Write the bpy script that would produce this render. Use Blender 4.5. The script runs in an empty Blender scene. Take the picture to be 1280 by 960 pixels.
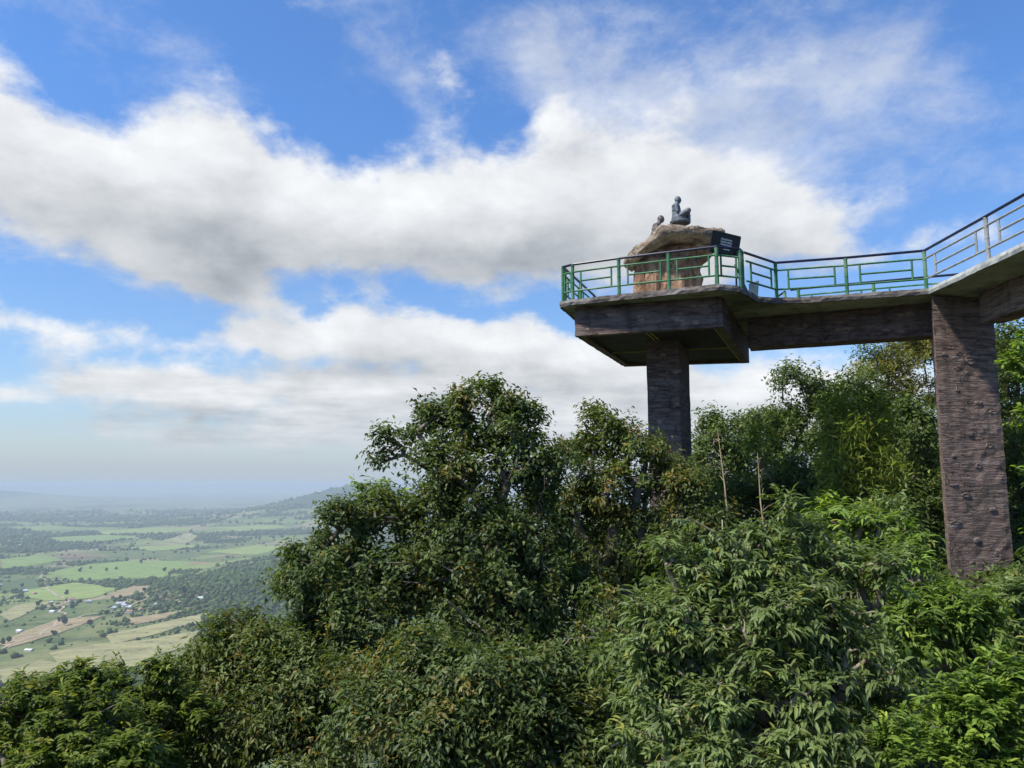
import bpy, bmesh, math, random
import numpy as np
from mathutils import Vector, Matrix, noise as mnoise

R = math.radians
scene = bpy.context.scene
COL = scene.collection

# ------------------------------------------------------------------ camera, sky, sun, exposure
PITCH = math.atan(124 / 960)
cam_data = bpy.data.cameras.new("camera")
cam_data.sensor_width = 36
cam_data.lens = 27
cam_data.clip_start = 0.05
cam_data.clip_end = 200000
cam = bpy.data.objects.new("camera", cam_data)
cam.rotation_euler = (math.pi / 2 + PITCH, 0, 0)
COL.objects.link(cam)
scene.camera = cam

SUN_EL, SUN_AZ = 52, -118          # azimuth clockwise from the view direction (+Y)
world = bpy.data.worlds.new("World")
scene.world = world
world.use_nodes = True


class NT:
    """small helper that writes node expressions"""
    def __init__(self, tree):
        self.t = tree
        tree.nodes.clear()

    def n(self, typ, **kw):
        nd = self.t.nodes.new(typ)
        for k, v in kw.items():
            setattr(nd, k, v)
        return nd

    def link(self, a, b):
        self.t.links.new(a, b)

    def put(self, sock, v):
        if isinstance(v, bpy.types.NodeSocket):
            self.link(v, sock)
        elif v is not None:
            sock.default_value = v

    def m(self, op, a, b=None, c=None, clamp=False):
        nd = self.n('ShaderNodeMath', operation=op, use_clamp=clamp)
        self.put(nd.inputs[0], a)
        if b is not None:
            self.put(nd.inputs[1], b)
        if c is not None:
            self.put(nd.inputs[2], c)
        return nd.outputs[0]

    def mix(self, f, a, b, blend='MIX'):
        nd = self.n('ShaderNodeMix', data_type='RGBA', blend_type=blend)
        self.put(nd.inputs['Factor'], f)
        self.put(nd.inputs['A'] if False else nd.inputs[6], a if isinstance(a, bpy.types.NodeSocket) else (*a, 1))
        self.put(nd.inputs[7], b if isinstance(b, bpy.types.NodeSocket) else (*b, 1))
        return nd.outputs[2]

    def ramp(self, v, lo, hi, smooth=True, to0=0.0, to1=1.0):
        nd = self.n('ShaderNodeMapRange', interpolation_type='SMOOTHSTEP' if smooth else 'LINEAR')
        self.put(nd.inputs[0], v)
        nd.inputs[1].default_value = lo
        nd.inputs[2].default_value = hi
        nd.inputs[3].default_value = to0
        nd.inputs[4].default_value = to1
        return nd.outputs[0]

    def noise(self, vec, scale, detail=5, rough=0.55, dist=0.0, dim='3D'):
        nd = self.n('ShaderNodeTexNoise', noise_dimensions=dim)
        self.put(nd.inputs['Vector'], vec)
        nd.inputs['Scale'].default_value = scale
        nd.inputs['Detail'].default_value = detail
        nd.inputs['Roughness'].default_value = rough
        nd.inputs['Distortion'].default_value = dist
        return nd.outputs['Fac']

    def map(self, vec, loc=(0, 0, 0), rot=(0, 0, 0), scale=(1, 1, 1), typ='POINT'):
        nd = self.n('ShaderNodeMapping', vector_type=typ)
        self.link(vec, nd.inputs['Vector'])
        nd.inputs['Location'].default_value = loc
        nd.inputs['Rotation'].default_value = rot
        nd.inputs['Scale'].default_value = scale
        return nd.outputs[0]


def build_world():
    t = NT(world.node_tree)
    out = t.n('ShaderNodeOutputWorld')
    bg = t.n('ShaderNodeBackground')
    bg.inputs['Strength'].default_value = 0.068
    t.link(bg.outputs[0], out.inputs[0])
    sky = t.n('ShaderNodeTexSky', sky_type='NISHITA')
    sky.sun_disc = False
    sky.sun_elevation = R(SUN_EL)
    sky.sun_rotation = R(SUN_AZ)
    sky.altitude = 400
    sky.air_density = 1.0
    sky.dust_density = 0.6
    sky.ozone_density = 2.2
    tc = t.n('ShaderNodeTexCoord')
    d = tc.outputs['Generated']
    sep = t.n('ShaderNodeSeparateXYZ')
    t.link(d, sep.inputs[0])
    el = t.m('MULTIPLY', t.m('ARCSINE', sep.outputs[2]), 57.2958)

    def blobs(P, lst):
        acc = None
        for (a, e, sx, sy, rot, amp) in lst:
            c_, s_ = math.cos(R(rot)), math.sin(R(rot))
            q = []
            for (k0, k1, sz) in ((c_, s_, sx), (-s_, c_, sy)):
                dt = t.n('ShaderNodeVectorMath', operation='DOT_PRODUCT')
                t.link(P, dt.inputs[0])
                dt.inputs[1].default_value = (k0 / sz, k1 / sz, -(k0 * a + k1 * e) / sz)
                q.append(dt.outputs['Value'])
            g = t.m('POWER', 0.3679, t.m('MULTIPLY_ADD', q[1], q[1], t.m('MULTIPLY', q[0], q[0])))
            acc = t.m('MULTIPLY', g, amp) if acc is None else t.m('MULTIPLY_ADD', g, amp, acc)
        return acc

    def angles(dv, warp_az, warp_el):
        """direction -> (azimuth, elevation) in degrees, warped so that the outlines billow"""
        sp = t.n('ShaderNodeSeparateXYZ')
        t.link(dv, sp.inputs[0])
        az_ = t.m('MULTIPLY', t.m('ARCTAN2', sp.outputs[0], sp.outputs[1]), 57.2958)
        el_ = t.m('MULTIPLY', t.m('ARCSINE', sp.outputs[2]), 57.2958)
        nw = t.n('ShaderNodeTexNoise')
        t.link(t.map(dv, scale=(1, 1, 1.5)), nw.inputs['Vector'])
        nw.inputs['Scale'].default_value = 6.0
        nw.inputs['Detail'].default_value = 5
        nw.inputs['Roughness'].default_value = 0.6
        sw = t.n('ShaderNodeSeparateColor')
        t.link(nw.outputs['Color'], sw.inputs[0])
        cmb = t.n('ShaderNodeCombineXYZ')
        t.link(t.m('ADD', az_, t.m('MULTIPLY', t.m('SUBTRACT', sw.outputs[0], 0.5), warp_az)), cmb.inputs[0])
        t.link(t.m('ADD', el_, t.m('MULTIPLY', t.m('SUBTRACT', sw.outputs[1], 0.5), warp_el)), cmb.inputs[1])
        cmb.inputs[2].default_value = 1.0
        return cmb.outputs[0]

    def thickness(dv):
        P = angles(dv, 5.5, 4.2)
        big = t.noise(t.map(dv, scale=(1, 1, 1.8)), 7.0, 7, 0.58, 0.2)
        fine = t.noise(t.map(dv, scale=(1, 1, 1.4)), 20.0, 7, 0.6, 0.15)
        x = t.m('MULTIPLY_ADD', t.m('SUBTRACT', big, 0.5), 1.72, blobs(P, CLOUDS['white']))
        return t.m('MULTIPLY_ADD', t.m('SUBTRACT', fine, 0.5), 0.85, x), P, big, fine

    x, P, big, fine = thickness(d)
    off = t.n('ShaderNodeVectorMath', operation='ADD')
    t.link(d, off.inputs[0])
    off.inputs[1].default_value = (-0.022, 0, 0.040)
    x2, _, _, _ = thickness(off.outputs[0])
    thin = blobs(P, CLOUDS['thin'])
    grey = blobs(P, CLOUDS['grey'])
    a_solid = t.m('MULTIPLY', t.ramp(x, 0.25, 0.90), 0.98)
    # thin veil and wisps
    streak = t.noise(t.map(d, rot=(0, R(-24), 0), scale=(1.0, 1.0, 1.7)), 8.0, 9, 0.66, 0.12)
    y = t.m('MULTIPLY_ADD', t.m('SUBTRACT', streak, 0.5), 2.4, thin)
    a_thin = t.m('MULTIPLY', t.ramp(y, 0.15, 1.5), 0.62)
    alpha = t.m('SUBTRACT', 1.0, t.m('MULTIPLY', t.m('SUBTRACT', 1.0, a_solid), t.m('SUBTRACT', 1.0, a_thin)))
    # light on the clouds: bright where little cloud lies between them and the sun, grey below thick cloud
    sh = t.m('MULTIPLY_ADD', x2, 0.42, grey)
    sh = t.m('MULTIPLY_ADD', t.m('SUBTRACT', x2, x), 0.55, sh)
    mid = t.noise(t.map(d, scale=(1, 1, 2.0)), 15.0, 5, 0.55, 0.1)
    layer = t.noise(t.map(d, scale=(1, 1, 6.5)), 8.0, 6, 0.6, 0.1)
    low = t.ramp(el, 11.0, 4.0)
    sh = t.m('MULTIPLY_ADD', t.m('MULTIPLY', t.m('SUBTRACT', layer, 0.5), low), 4.2, sh)
    sh = t.m('MULTIPLY_ADD', t.m('SUBTRACT', mid, 0.5), -1.5, sh)
    sh = t.m('MULTIPLY_ADD', t.m('SUBTRACT', big, 0.5), -0.5, sh)
    shade = t.ramp(sh, -0.75, 2.2, False)
    ccol = t.mix(shade, CLOUD_LIT, CLOUD_SHADE)
    skycol = t.mix(1.0, sky.outputs[0], t.mix(t.ramp(el, 3.0, 26.0, False), (0.96, 1.03, 1.13), SKY_TINT), 'MULTIPLY')
    col = t.mix(alpha, skycol, ccol)
    # pale air near the horizon
    hz = t.m('MULTIPLY', t.m('POWER', t.ramp(el, 8.5, 0.0, False), 1.8), 0.97)
    col = t.mix(hz, col, HORIZON)
    col = t.mix(t.m('MULTIPLY', t.ramp(el, 2.6, -0.1), 0.85), col, (3.75, 4.35, 4.95))
    t.link(col, bg.inputs[0])


SKY_TINT = (0.86, 1.25, 1.68)
CLOUD_LIT, CLOUD_SHADE, HORIZON = (7.5, 7.62, 7.75), (2.85, 3.1, 3.42), (3.75, 4.28, 4.90)
# blobs: azimuth, elevation, half-width, half-height, rotation, strength (all degrees)
CLOUDS = {
    'white': [
        (-9.5, 14.0, 2.5, 1.0, -10, .3), (-19, 13.0, 2.2, .9, -10, .35), (-29, 9.8, 3, .8, 0, .4), (-5, 29, 2.2, 1.6, -45, .42), (12, 29, 5, 1.6, -10, .3), (20, 27.5, 5, 1.5, -8, .3),
        (-36.5, 21.2, 5, 3.6, -25, 1.05), (-31, 18.8, 5, 4.3, -22, 1.05), (-24.5, 21.0, 4.4, 5.4, -10, 1.1), (-20.5, 19.4, 4.6, 5.0, -25, 1.05), (-16, 18.2, 4, 3.4, -20, .9),
        (-24, 15.2, 6, 2.4, -10, 0.8), (-12.5, 19.2, 4, 3.0, -10, 0.9), (-8, 19.2, 4.5, 4.2, -10, 0.95),
        (-3, 19.2, 5, 4.6, 0, 0.95), (2, 20.0, 5, 4.8, 10, 0.95), (8, 20.8, 6, 4.6, 0, 0.95), (14.5, 19.8, 5.5, 4.6, -15, 0.95), (20, 17.8, 4, 3.0, -30, .85), (23.5, 16.0, 2.5, 1.6, -20, .5),
        (3, 26, 2.6, 2.4, -55, .5), (12, 15.4, 7, 2.6, 0, 0.55),
        (-18, 10.4, 4, 1.3, 0, .9), (-12.6, 11.4, 4.2, 2.0, 0, 1.05), (-6.5, 10.8, 4.5, 1.8, 0, 1.0), (0, 10.0, 5, 2.1, 0, .95), (6, 9.0, 6, 2.6, 0, .9),
        (-26.5, 6.6, 5.5, 1.45, 0, 1.0), (-34, 5.6, 4, 1.1, 0, .75), (-18, 6.6, 8, 2.0, 0, 0.7), (-8, 7.0, 10, 2.4, 0, 0.75),
        (16, 6.5, 11, 3.2, 0, 0.6), (25.3, 18.6, 1.8, 1.3, 10, .42), (27.8, 19.2, 1.6, 1.2, 0, .38), (29.6, 16.2, 3.2, 1.3, 8, .48), (33, 15.5, 2.5, 1.2, 0, .4), (-33, 10.0, 3.2, .8, 0, 0.5),
        (-20, 3.4, 16, 1.6, 0, .6), (4, 4.0, 14, 2.4, 0, .7), (24, 5.5, 10, 3.0, 0, .6), (-4, 3, 14, 1.5, 0, .5),
        (-24, 11.4, 4, .8, 0, -.4), (-2, 13.2, 5, .6, -3, -.35), (-33, 8.2, 4, 1.0, 0, .35), (-25, 9.4, 3, .8, 0, .4), (3.8, 12.5, 1.8, 1.2, 0, -.6), (-15.3, 13.2, 2, .8, -20, -.35),
    ],
    'thin': [
        (0, 31, 26, 4.5, 0, 0.15), (26, 24, 12, 6, 0, 0.2), (-7, 27, 3.2, 1.8, -50, 0.7), (4, 26, 5, 3, -60, 0.8), (12, 26.5, 9, 4, -8, 0.95), (24, 27.5, 9, 3.2, -8, 0.7),
        (-32, 30, 5, 3, -30, 0.6), (-12, 32.5, 7, 2.4, -25, 0.5), (31, 20, 8, 4, 0, 0.45), (2, 32, 9, 3, -20, 0.4), (22, 33, 14, 3, 0, .35),
        (-19, 12.5, 8, 3, 0, 0.55), (-24, 27, 5, 2.5, -30, .5), (-1, 21.5, 6, 3, -40, .5), (19, 22, 5, 3, -30, .6),
    ],
    'grey': [
        (-25.5, 17.0, 4.5, 1.6, -12, .7), (-20.5, 15.2, 3.6, 2.0, -14, .8), (1, 16.2, 5.5, 1.8, 0, .7), (4, 17.5, 3, 2.4, 0, 0.35), (-6, 15.6, 3, 1.0, 0, .4),
        (-10, 8.6, 5, .8, 0, 0.5), (-13, 11.6, 3.5, .6, 0, .35), (-4, 9.6, 5, .7, 0, .35), (-22, 4.9, 7, 0.7, 0, 0.5), (-26, 6.3, 4, .5, 0, .45), (-5, 6.2, 6, .8, 0, 0.5), (-33, 3.9, 5, 0.7, 0, 0.4),
        (13, 16.5, 5, 2.0, 0, .25), (-15, 5.2, 5, .7, 0, .35), (8, 7.4, 6, .8, 0, .35),
    ],
}
build_world()

sun_data = bpy.data.lights.new("sun", 'SUN')
sun_data.energy = 3.1
sun_data.angle = R(5)
sun_data.color = (1.0, 0.95, 0.86)
sun = bpy.data.objects.new("sun", sun_data)
sdir = Vector((math.sin(R(SUN_AZ)) * math.cos(R(SUN_EL)), math.cos(R(SUN_AZ)) * math.cos(R(SUN_EL)), math.sin(R(SUN_EL))))
sun.rotation_euler = (-sdir).to_track_quat('-Z', 'Y').to_euler()
COL.objects.link(sun)

scene.view_settings.view_transform = 'Standard'
scene.view_settings.look = 'None'
scene.view_settings.exposure = 0.95
scene.view_settings.gamma = 1
scene.view_settings.use_curve_mapping = False
scene.cycles.use_denoising = True
scene.cycles.max_bounces = 6
scene.cycles.diffuse_bounces = 3
scene.cycles.glossy_bounces = 2
scene.cycles.transmission_bounces = 3
scene.cycles.volume_bounces = 3
scene.cycles.sample_clamp_indirect = 4


# ------------------------------------------------------------------ helpers
def at(u, v, y=None, z=None):
    """point on the ray through photo position u, v (of 1280x960) at depth y or at height z"""
    s, c = math.sin(PITCH), math.cos(PITCH)
    a, b = u - 640, 480 - v
    d = Vector((a, c * 960 - s * b, s * 960 + c * b))
    k = y / d.y if y is not None else z / d.z
    return d * k


def tag(o, label=None, cat=None, group=None, kind=None):
    for k, v in (('label', label), ('category', cat), ('group', group), ('kind', kind)):
        if v:
            o[k] = v
    return o


def empty(name, loc=(0, 0, 0), rz=0.0, **kw):
    o = bpy.data.objects.new(name, None)
    o.location = loc
    o.rotation_euler = (0, 0, rz)
    o.empty_display_size = 0.2
    COL.objects.link(o)
    return tag(o, **kw)


def np_obj(name, verts, faces_flat, face_sizes, mats, parent=None, tint=None, smooth=False, matidx=None):
    me = bpy.data.meshes.new(name)
    verts = np.ascontiguousarray(verts, dtype=np.float32)
    faces_flat = np.ascontiguousarray(faces_flat, dtype=np.int32)
    face_sizes = np.ascontiguousarray(face_sizes, dtype=np.int32)
    me.vertices.add(len(verts))
    me.vertices.foreach_set('co', verts.ravel())
    me.loops.add(len(faces_flat))
    me.loops.foreach_set('vertex_index', faces_flat)
    me.polygons.add(len(face_sizes))
    st = np.zeros(len(face_sizes), dtype=np.int32)
    st[1:] = np.cumsum(face_sizes)[:-1]
    me.polygons.foreach_set('loop_start', st)
    me.polygons.foreach_set('loop_total', face_sizes)
    if smooth:
        me.polygons.foreach_set('use_smooth', np.ones(len(face_sizes), dtype=bool))
    for m in (mats if isinstance(mats, (list, tuple)) else [mats]):
        me.materials.append(m)
    if matidx is not None:
        me.polygons.foreach_set('material_index', np.ascontiguousarray(matidx, dtype=np.int32))
    if tint is not None:
        at_ = me.attributes.new('tint', 'FLOAT_COLOR', 'POINT')
        at_.data.foreach_set('color', np.ascontiguousarray(tint, dtype=np.float32).ravel())
    me.update(calc_edges=True)
    o = bpy.data.objects.new(name, me)
    COL.objects.link(o)
    if parent is not None:
        o.parent = parent
    return o


class MB:
    """collects shapes and links them as one mesh object"""
    def __init__(self):
        self.v, self.f = [], []

    def add(self, vs, fs):
        k = len(self.v)
        self.v += [tuple(p) for p in vs]
        self.f += [tuple(i + k for i in f) for f in fs]
        return self

    def box(self, lo, hi, M=None):
        x0, y0, z0 = lo
        x1, y1, z1 = hi
        vs = [Vector(p) for p in ((x0, y0, z0), (x1, y0, z0), (x1, y1, z0), (x0, y1, z0), (x0, y0, z1), (x1, y0, z1), (x1, y1, z1), (x0, y1, z1))]
        if M is not None:
            vs = [M @ p for p in vs]
        return self.add(vs, [(0, 3, 2, 1), (4, 5, 6, 7), (0, 1, 5, 4), (1, 2, 6, 5), (2, 3, 7, 6), (3, 0, 4, 7)])

    def bar(self, p, q, w, h=None):
        """square bar between two points"""
        p, q = Vector(p), Vector(q)
        h = h or w
        d = (q - p).normalized()
        up = Vector((0, 0, 1)) if abs(d.z) < 0.9 else Vector((0, 1, 0))
        s = d.cross(up).normalized()
        n = s.cross(d)
        vs = []
        for c in (p, q):
            for a, b in ((-1, -1), (1, -1), (1, 1), (-1, 1)):
                vs.append(c + s * a * w / 2 + n * b * h / 2)
        return self.add(vs, [(3, 2, 1, 0), (4, 5, 6, 7), (0, 1, 5, 4), (1, 2, 6, 5), (2, 3, 7, 6), (3, 0, 4, 7)])

    def tube(self, pts, rad, n=6, caps=True):
        pts = [Vector(p) for p in pts]
        rs = rad if isinstance(rad, (list, tuple)) else [rad] * len(pts)
        vs, fs = [], []
        for i, p in enumerate(pts):
            d = (pts[min(i + 1, len(pts) - 1)] - pts[max(i - 1, 0)]).normalized()
            up = Vector((0, 0, 1)) if abs(d.z) < 0.9 else Vector((1, 0, 0))
            s = d.cross(up).normalized()
            t = s.cross(d)
            for k in range(n):
                a = 2 * math.pi * k / n
                vs.append(p + (s * math.cos(a) + t * math.sin(a)) * rs[i])
        for i in range(len(pts) - 1):
            for k in range(n):
                k2 = (k + 1) % n
                fs.append((i * n + k, (i + 1) * n + k, (i + 1) * n + k2, i * n + k2))
        if caps:
            fs.append(tuple(range(n)))
            fs.append(tuple((len(pts) - 1) * n + k for k in reversed(range(n))))
        return self.add(vs, fs)

    def ball(self, c, r, M=None, seg=14, rings=9):
        vs, fs = [], []
        rx, ry, rz = r if isinstance(r, (tuple, list)) else (r, r, r)
        rot = M or Matrix.Identity(3)
        c = Vector(c)
        vs.append(c + rot @ Vector((0, 0, -rz)))
        for i in range(1, rings):
            th = math.pi * i / rings - math.pi / 2
            for k in range(seg):
                a = 2 * math.pi * k / seg
                vs.append(c + rot @ Vector((rx * math.cos(th) * math.cos(a), ry * math.cos(th) * math.sin(a), rz * math.sin(th))))
        vs.append(c + rot @ Vector((0, 0, rz)))
        for k in range(seg):
            fs.append((0, 1 + (k + 1) % seg, 1 + k))
            fs.append((len(vs) - 1, 1 + (rings - 2) * seg + k, 1 + (rings - 2) * seg + (k + 1) % seg))
        for i in range(rings - 2):
            for k in range(seg):
                a, b = 1 + i * seg + k, 1 + i * seg + (k + 1) % seg
                fs.append((a, b, b + seg, a + seg))
        return self.add(vs, fs)

    def build(self, name, mat, parent=None, smooth=False, bevel=0.0):
        me = bpy.data.meshes.new(name)
        me.from_pydata(self.v, [], self.f)
        me.materials.append(mat)
        if smooth:
            me.polygons.foreach_set('use_smooth', [True] * len(me.polygons))
        me.update()
        o = bpy.data.objects.new(name, me)
        COL.objects.link(o)
        if parent is not None:
            o.parent = parent
        if bevel:
            b = o.modifiers.new('bevel', 'BEVEL')
            b.width = bevel
            b.segments = 2
            b.limit_method = 'ANGLE'
        return o


# ------------------------------------------------------------------ materials
MATS = {}


def new_mat(name):
    m = bpy.data.materials.new(name)
    m.use_nodes = True
    MATS[name] = m
    t = NT(m.node_tree)
    out = t.n('ShaderNodeOutputMaterial')
    bs = t.n('ShaderNodeBsdfPrincipled')
    t.link(bs.outputs[0], out.inputs[0])
    return m, t, bs, out


def bump(t, bs, h, strength=0.5, dist=0.02):
    b = t.n('ShaderNodeBump')
    b.inputs['Strength'].default_value = strength
    b.inputs['Distance'].default_value = dist
    t.link(h, b.inputs['Height'])
    t.link(b.outputs[0], bs.inputs['Normal'])


def geo_pos(t):
    return t.n('ShaderNodeNewGeometry').outputs['Position']


def leaf_mat(name, dark, light, young, rough=0.42, trans=0.18, spec=0.45):
    m, t, bs, out = new_mat(name)
    a = t.n('ShaderNodeAttribute', attribute_name='tint')
    sp = t.n('ShaderNodeSeparateColor')
    t.link(a.outputs['Color'], sp.inputs[0])
    c = t.mix(sp.outputs[0], dark, light)
    c = t.mix(sp.outputs[1], c, young)
    hs = t.n('ShaderNodeHueSaturation')
    t.link(c, hs.inputs['Color'])
    t.link(t.ramp(sp.outputs[2], 0, 1, False, 0.55, 1.45), hs.inputs['Value'])
    t.link(hs.outputs[0], bs.inputs['Base Color'])
    bs.inputs['Roughness'].default_value = rough
    bs.inputs['Specular IOR Level'].default_value = spec
    tr = t.n('ShaderNodeBsdfTranslucent')
    c2 = t.mix(1.0, hs.outputs[0], (1.5, 1.6, 0.6), 'MULTIPLY')
    t.link(c2, tr.inputs['Color'])
    mx = t.n('ShaderNodeMixShader')
    mx.inputs[0].default_value = trans
    t.link(bs.outputs[0], mx.inputs[1])
    t.link(tr.outputs[0], mx.inputs[2])
    t.link(mx.outputs[0], out.inputs[0])
    return m


def noisy_mat(name, c1, c2, scale=(1, 1, 1), nscale=4.0, rough=0.85, bstr=0.4, bdist=0.02, c3=None, detail=8, stain=0.0):
    m, t, bs, out = new_mat(name)
    p = t.map(t.n('ShaderNodeTexCoord').outputs['Object'], scale=scale)
    n1 = t.noise(p, nscale, detail, 0.62, 0.3)
    c = t.mix(t.ramp(n1, 0.32, 0.68), c1, c2)
    if c3:
        n2 = t.noise(p, nscale * 0.23, 4, 0.5)
        c = t.mix(t.ramp(n2, 0.52, 0.68), c, c3)
    if stain:
        st = t.noise(t.map(t.n('ShaderNodeTexCoord').outputs['Object'], scale=(1.6, 1.6, 0.16)), 1.5, 6, 0.6)
        c = t.mix(t.m('MULTIPLY', t.ramp(st, 0.50, 0.70), stain), c, (0.040, 0.036, 0.030))
        mo = t.noise(t.n('ShaderNodeTexCoord').outputs['Object'], 0.8, 7, 0.7)
        c = t.mix(t.m('MULTIPLY', t.ramp(mo, 0.56, 0.70), stain * 0.7), c, (0.10, 0.11, 0.07))
    t.link(c, bs.inputs['Base Color'])
    bs.inputs['Roughness'].default_value = rough
    bs.inputs['Specular IOR Level'].default_value = 0.25
    n3 = t.noise(p, nscale * 1.7, detail, 0.65)
    bump(t, bs, t.m('ADD', n1, t.m('MULTIPLY', n3, 0.5)), bstr, bdist)
    return m


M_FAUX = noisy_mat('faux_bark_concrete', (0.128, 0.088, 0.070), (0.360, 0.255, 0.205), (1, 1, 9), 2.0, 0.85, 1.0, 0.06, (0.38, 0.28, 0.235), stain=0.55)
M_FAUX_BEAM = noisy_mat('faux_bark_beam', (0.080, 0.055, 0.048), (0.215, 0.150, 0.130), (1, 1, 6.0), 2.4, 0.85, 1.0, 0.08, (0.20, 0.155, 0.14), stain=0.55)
M_KNOT = noisy_mat('faux_bark_knot', (0.15, 0.108, 0.086), (0.31, 0.225, 0.18), (1, 1, 2.5), 7, 0.85, 0.6, 0.02)
M_EDGE = noisy_mat('rough_edge_band', (0.065, 0.054, 0.048), (0.20, 0.17, 0.15), (1, 1, 1.6), 4.0, 0.9, 1.0, 0.05, (0.24, 0.22, 0.20), stain=0.55)
M_CONC = noisy_mat('weathered_concrete', (0.36, 0.38, 0.29), (0.48, 0.49, 0.40), (1, 1, 1), 1.6, 0.9, 0.25, 0.01, (0.13, 0.15, 0.11), stain=0.55)
M_CONC_PALE = noisy_mat('pale_concrete_edge', (0.36, 0.36, 0.33), (0.52, 0.52, 0.49), (1, 1, 1), 2.5, 0.9, 0.3, 0.01, (0.24, 0.24, 0.21), stain=0.55)
M_GREEN = noisy_mat('green_paint', (0.036, 0.125, 0.052), (0.070, 0.200, 0.090), (1, 1, 1), 7, 0.45, 0.15, 0.004, (0.16, 0.26, 0.15))
M_NAVY = noisy_mat('navy_handrail_paint', (0.012, 0.014, 0.035), (0.022, 0.026, 0.060), (1, 1, 1), 5, 0.35, 0.1, 0.003)
M_GREY_METAL = noisy_mat('grey_rail_paint', (0.22, 0.23, 0.22), (0.36, 0.36, 0.34), (1, 1, 1), 6, 0.5, 0.15, 0.003)


def rock_mat(name, c1, c2, c3, stretch):
    m, t, bs, out = new_mat(name)
    p = t.n('ShaderNodeTexCoord').outputs['Object']
    n1 = t.noise(t.map(p, scale=stretch), 1.7, 8, 0.65, 0.6)
    n2 = t.noise(p, 7.0, 8, 0.7, 0.2)
    wv = t.n('ShaderNodeVectorMath', operation='MULTIPLY_ADD')
    nz = t.n('ShaderNodeTexNoise')
    t.link(p, nz.inputs['Vector'])
    nz.inputs['Scale'].default_value = 2.0
    nz.inputs['Detail'].default_value = 4
    t.link(nz.outputs['Color'], wv.inputs[0])
    wv.inputs[1].default_value = (1.1, 1.1, 1.1)
    t.link(p, wv.inputs[2])
    v = t.n('ShaderNodeTexVoronoi', feature='DISTANCE_TO_EDGE')
    t.link(t.map(wv.outputs[0], scale=stretch), v.inputs['Vector'])
    v.inputs['Scale'].default_value = 1.15
    crack = t.m('MAXIMUM', t.ramp(v.outputs['Distance'], 0.0, 0.05), t.ramp(t.noise(p, 1.9, 3, .5), 0.42, 0.56))
    c = t.mix(t.ramp(n1, 0.35, 0.65), c1, c2)
    c = t.mix(t.ramp(n2, 0.50, 0.72), c, c3)
    c = t.mix(t.m('MULTIPLY', t.m('SUBTRACT', 1.0, crack), 0.6), c, (0.060, 0.030, 0.022))
    t.link(c, bs.inputs['Base Color'])
    bs.inputs['Roughness'].default_value = 0.92
    bs.inputs['Specular IOR Level'].default_value = 0.2
    h = t.m('ADD', t.m('MULTIPLY', n2, 0.6), t.m('ADD', n1, t.m('MULTIPLY', crack, 0.5)))
    bump(t, bs, h, 1.0, 0.09)
    return m


M_ROCK = rock_mat('ochre_rock', (0.185, 0.098, 0.060), (0.43, 0.26, 0.165), (0.34, 0.255, 0.18), (2.0, 2.0, 0.6))
M_ROCK_CAP = rock_mat('weathered_rock_cap', (0.150, 0.112, 0.080), (0.37, 0.29, 0.215), (0.44, 0.375, 0.29), (1, 1, 2.0))
M_BRONZE = noisy_mat('blue_grey_statue', (0.075, 0.088, 0.098), (0.16, 0.18, 0.195), (1, 1, 1), 8, 0.5, 0.3, 0.006)
M_BRONZE_WARM = noisy_mat('brown_grey_statue', (0.09, 0.078, 0.072), (0.19, 0.16, 0.145), (1, 1, 1), 8, 0.55, 0.3, 0.006)
M_SIGN = noisy_mat('black_sign_paint', (0.008, 0.009, 0.011), (0.014, 0.015, 0.018), (1, 1, 1), 3, 0.35, 0.05, 0.001)
M_WHITE = noisy_mat('white_lettering', (0.70, 0.70, 0.70), (0.80, 0.80, 0.80), (1, 1, 1), 3, 0.6, 0.05, 0.001)
M_YELLOW = noisy_mat('yellow_batten_paint', (0.42, 0.32, 0.08), (0.58, 0.46, 0.14), (1, 1, 1), 4, 0.6, 0.1, 0.003)
M_PANEL = noisy_mat('slate_panel', (0.14, 0.18, 0.19), (0.26, 0.31, 0.31), (1, 1, 1), 6, 0.7, 0.4, 0.01)
M_BARK = noisy_mat('tree_bark', (0.10, 0.080, 0.064), (0.25, 0.21, 0.17), (1, 1, 0.4), 9, 0.9, 0.8, 0.02)
M_BARK_PALE = noisy_mat('pale_bark', (0.15, 0.12, 0.085), (0.32, 0.265, 0.20), (1, 1, 0.3), 9, 0.9, 0.6, 0.01)
M_DRY = noisy_mat('dry_stem', (0.30, 0.22, 0.12), (0.46, 0.36, 0.22), (1, 1, 0.3), 9, 0.9, 0.5, 0.01)

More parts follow.
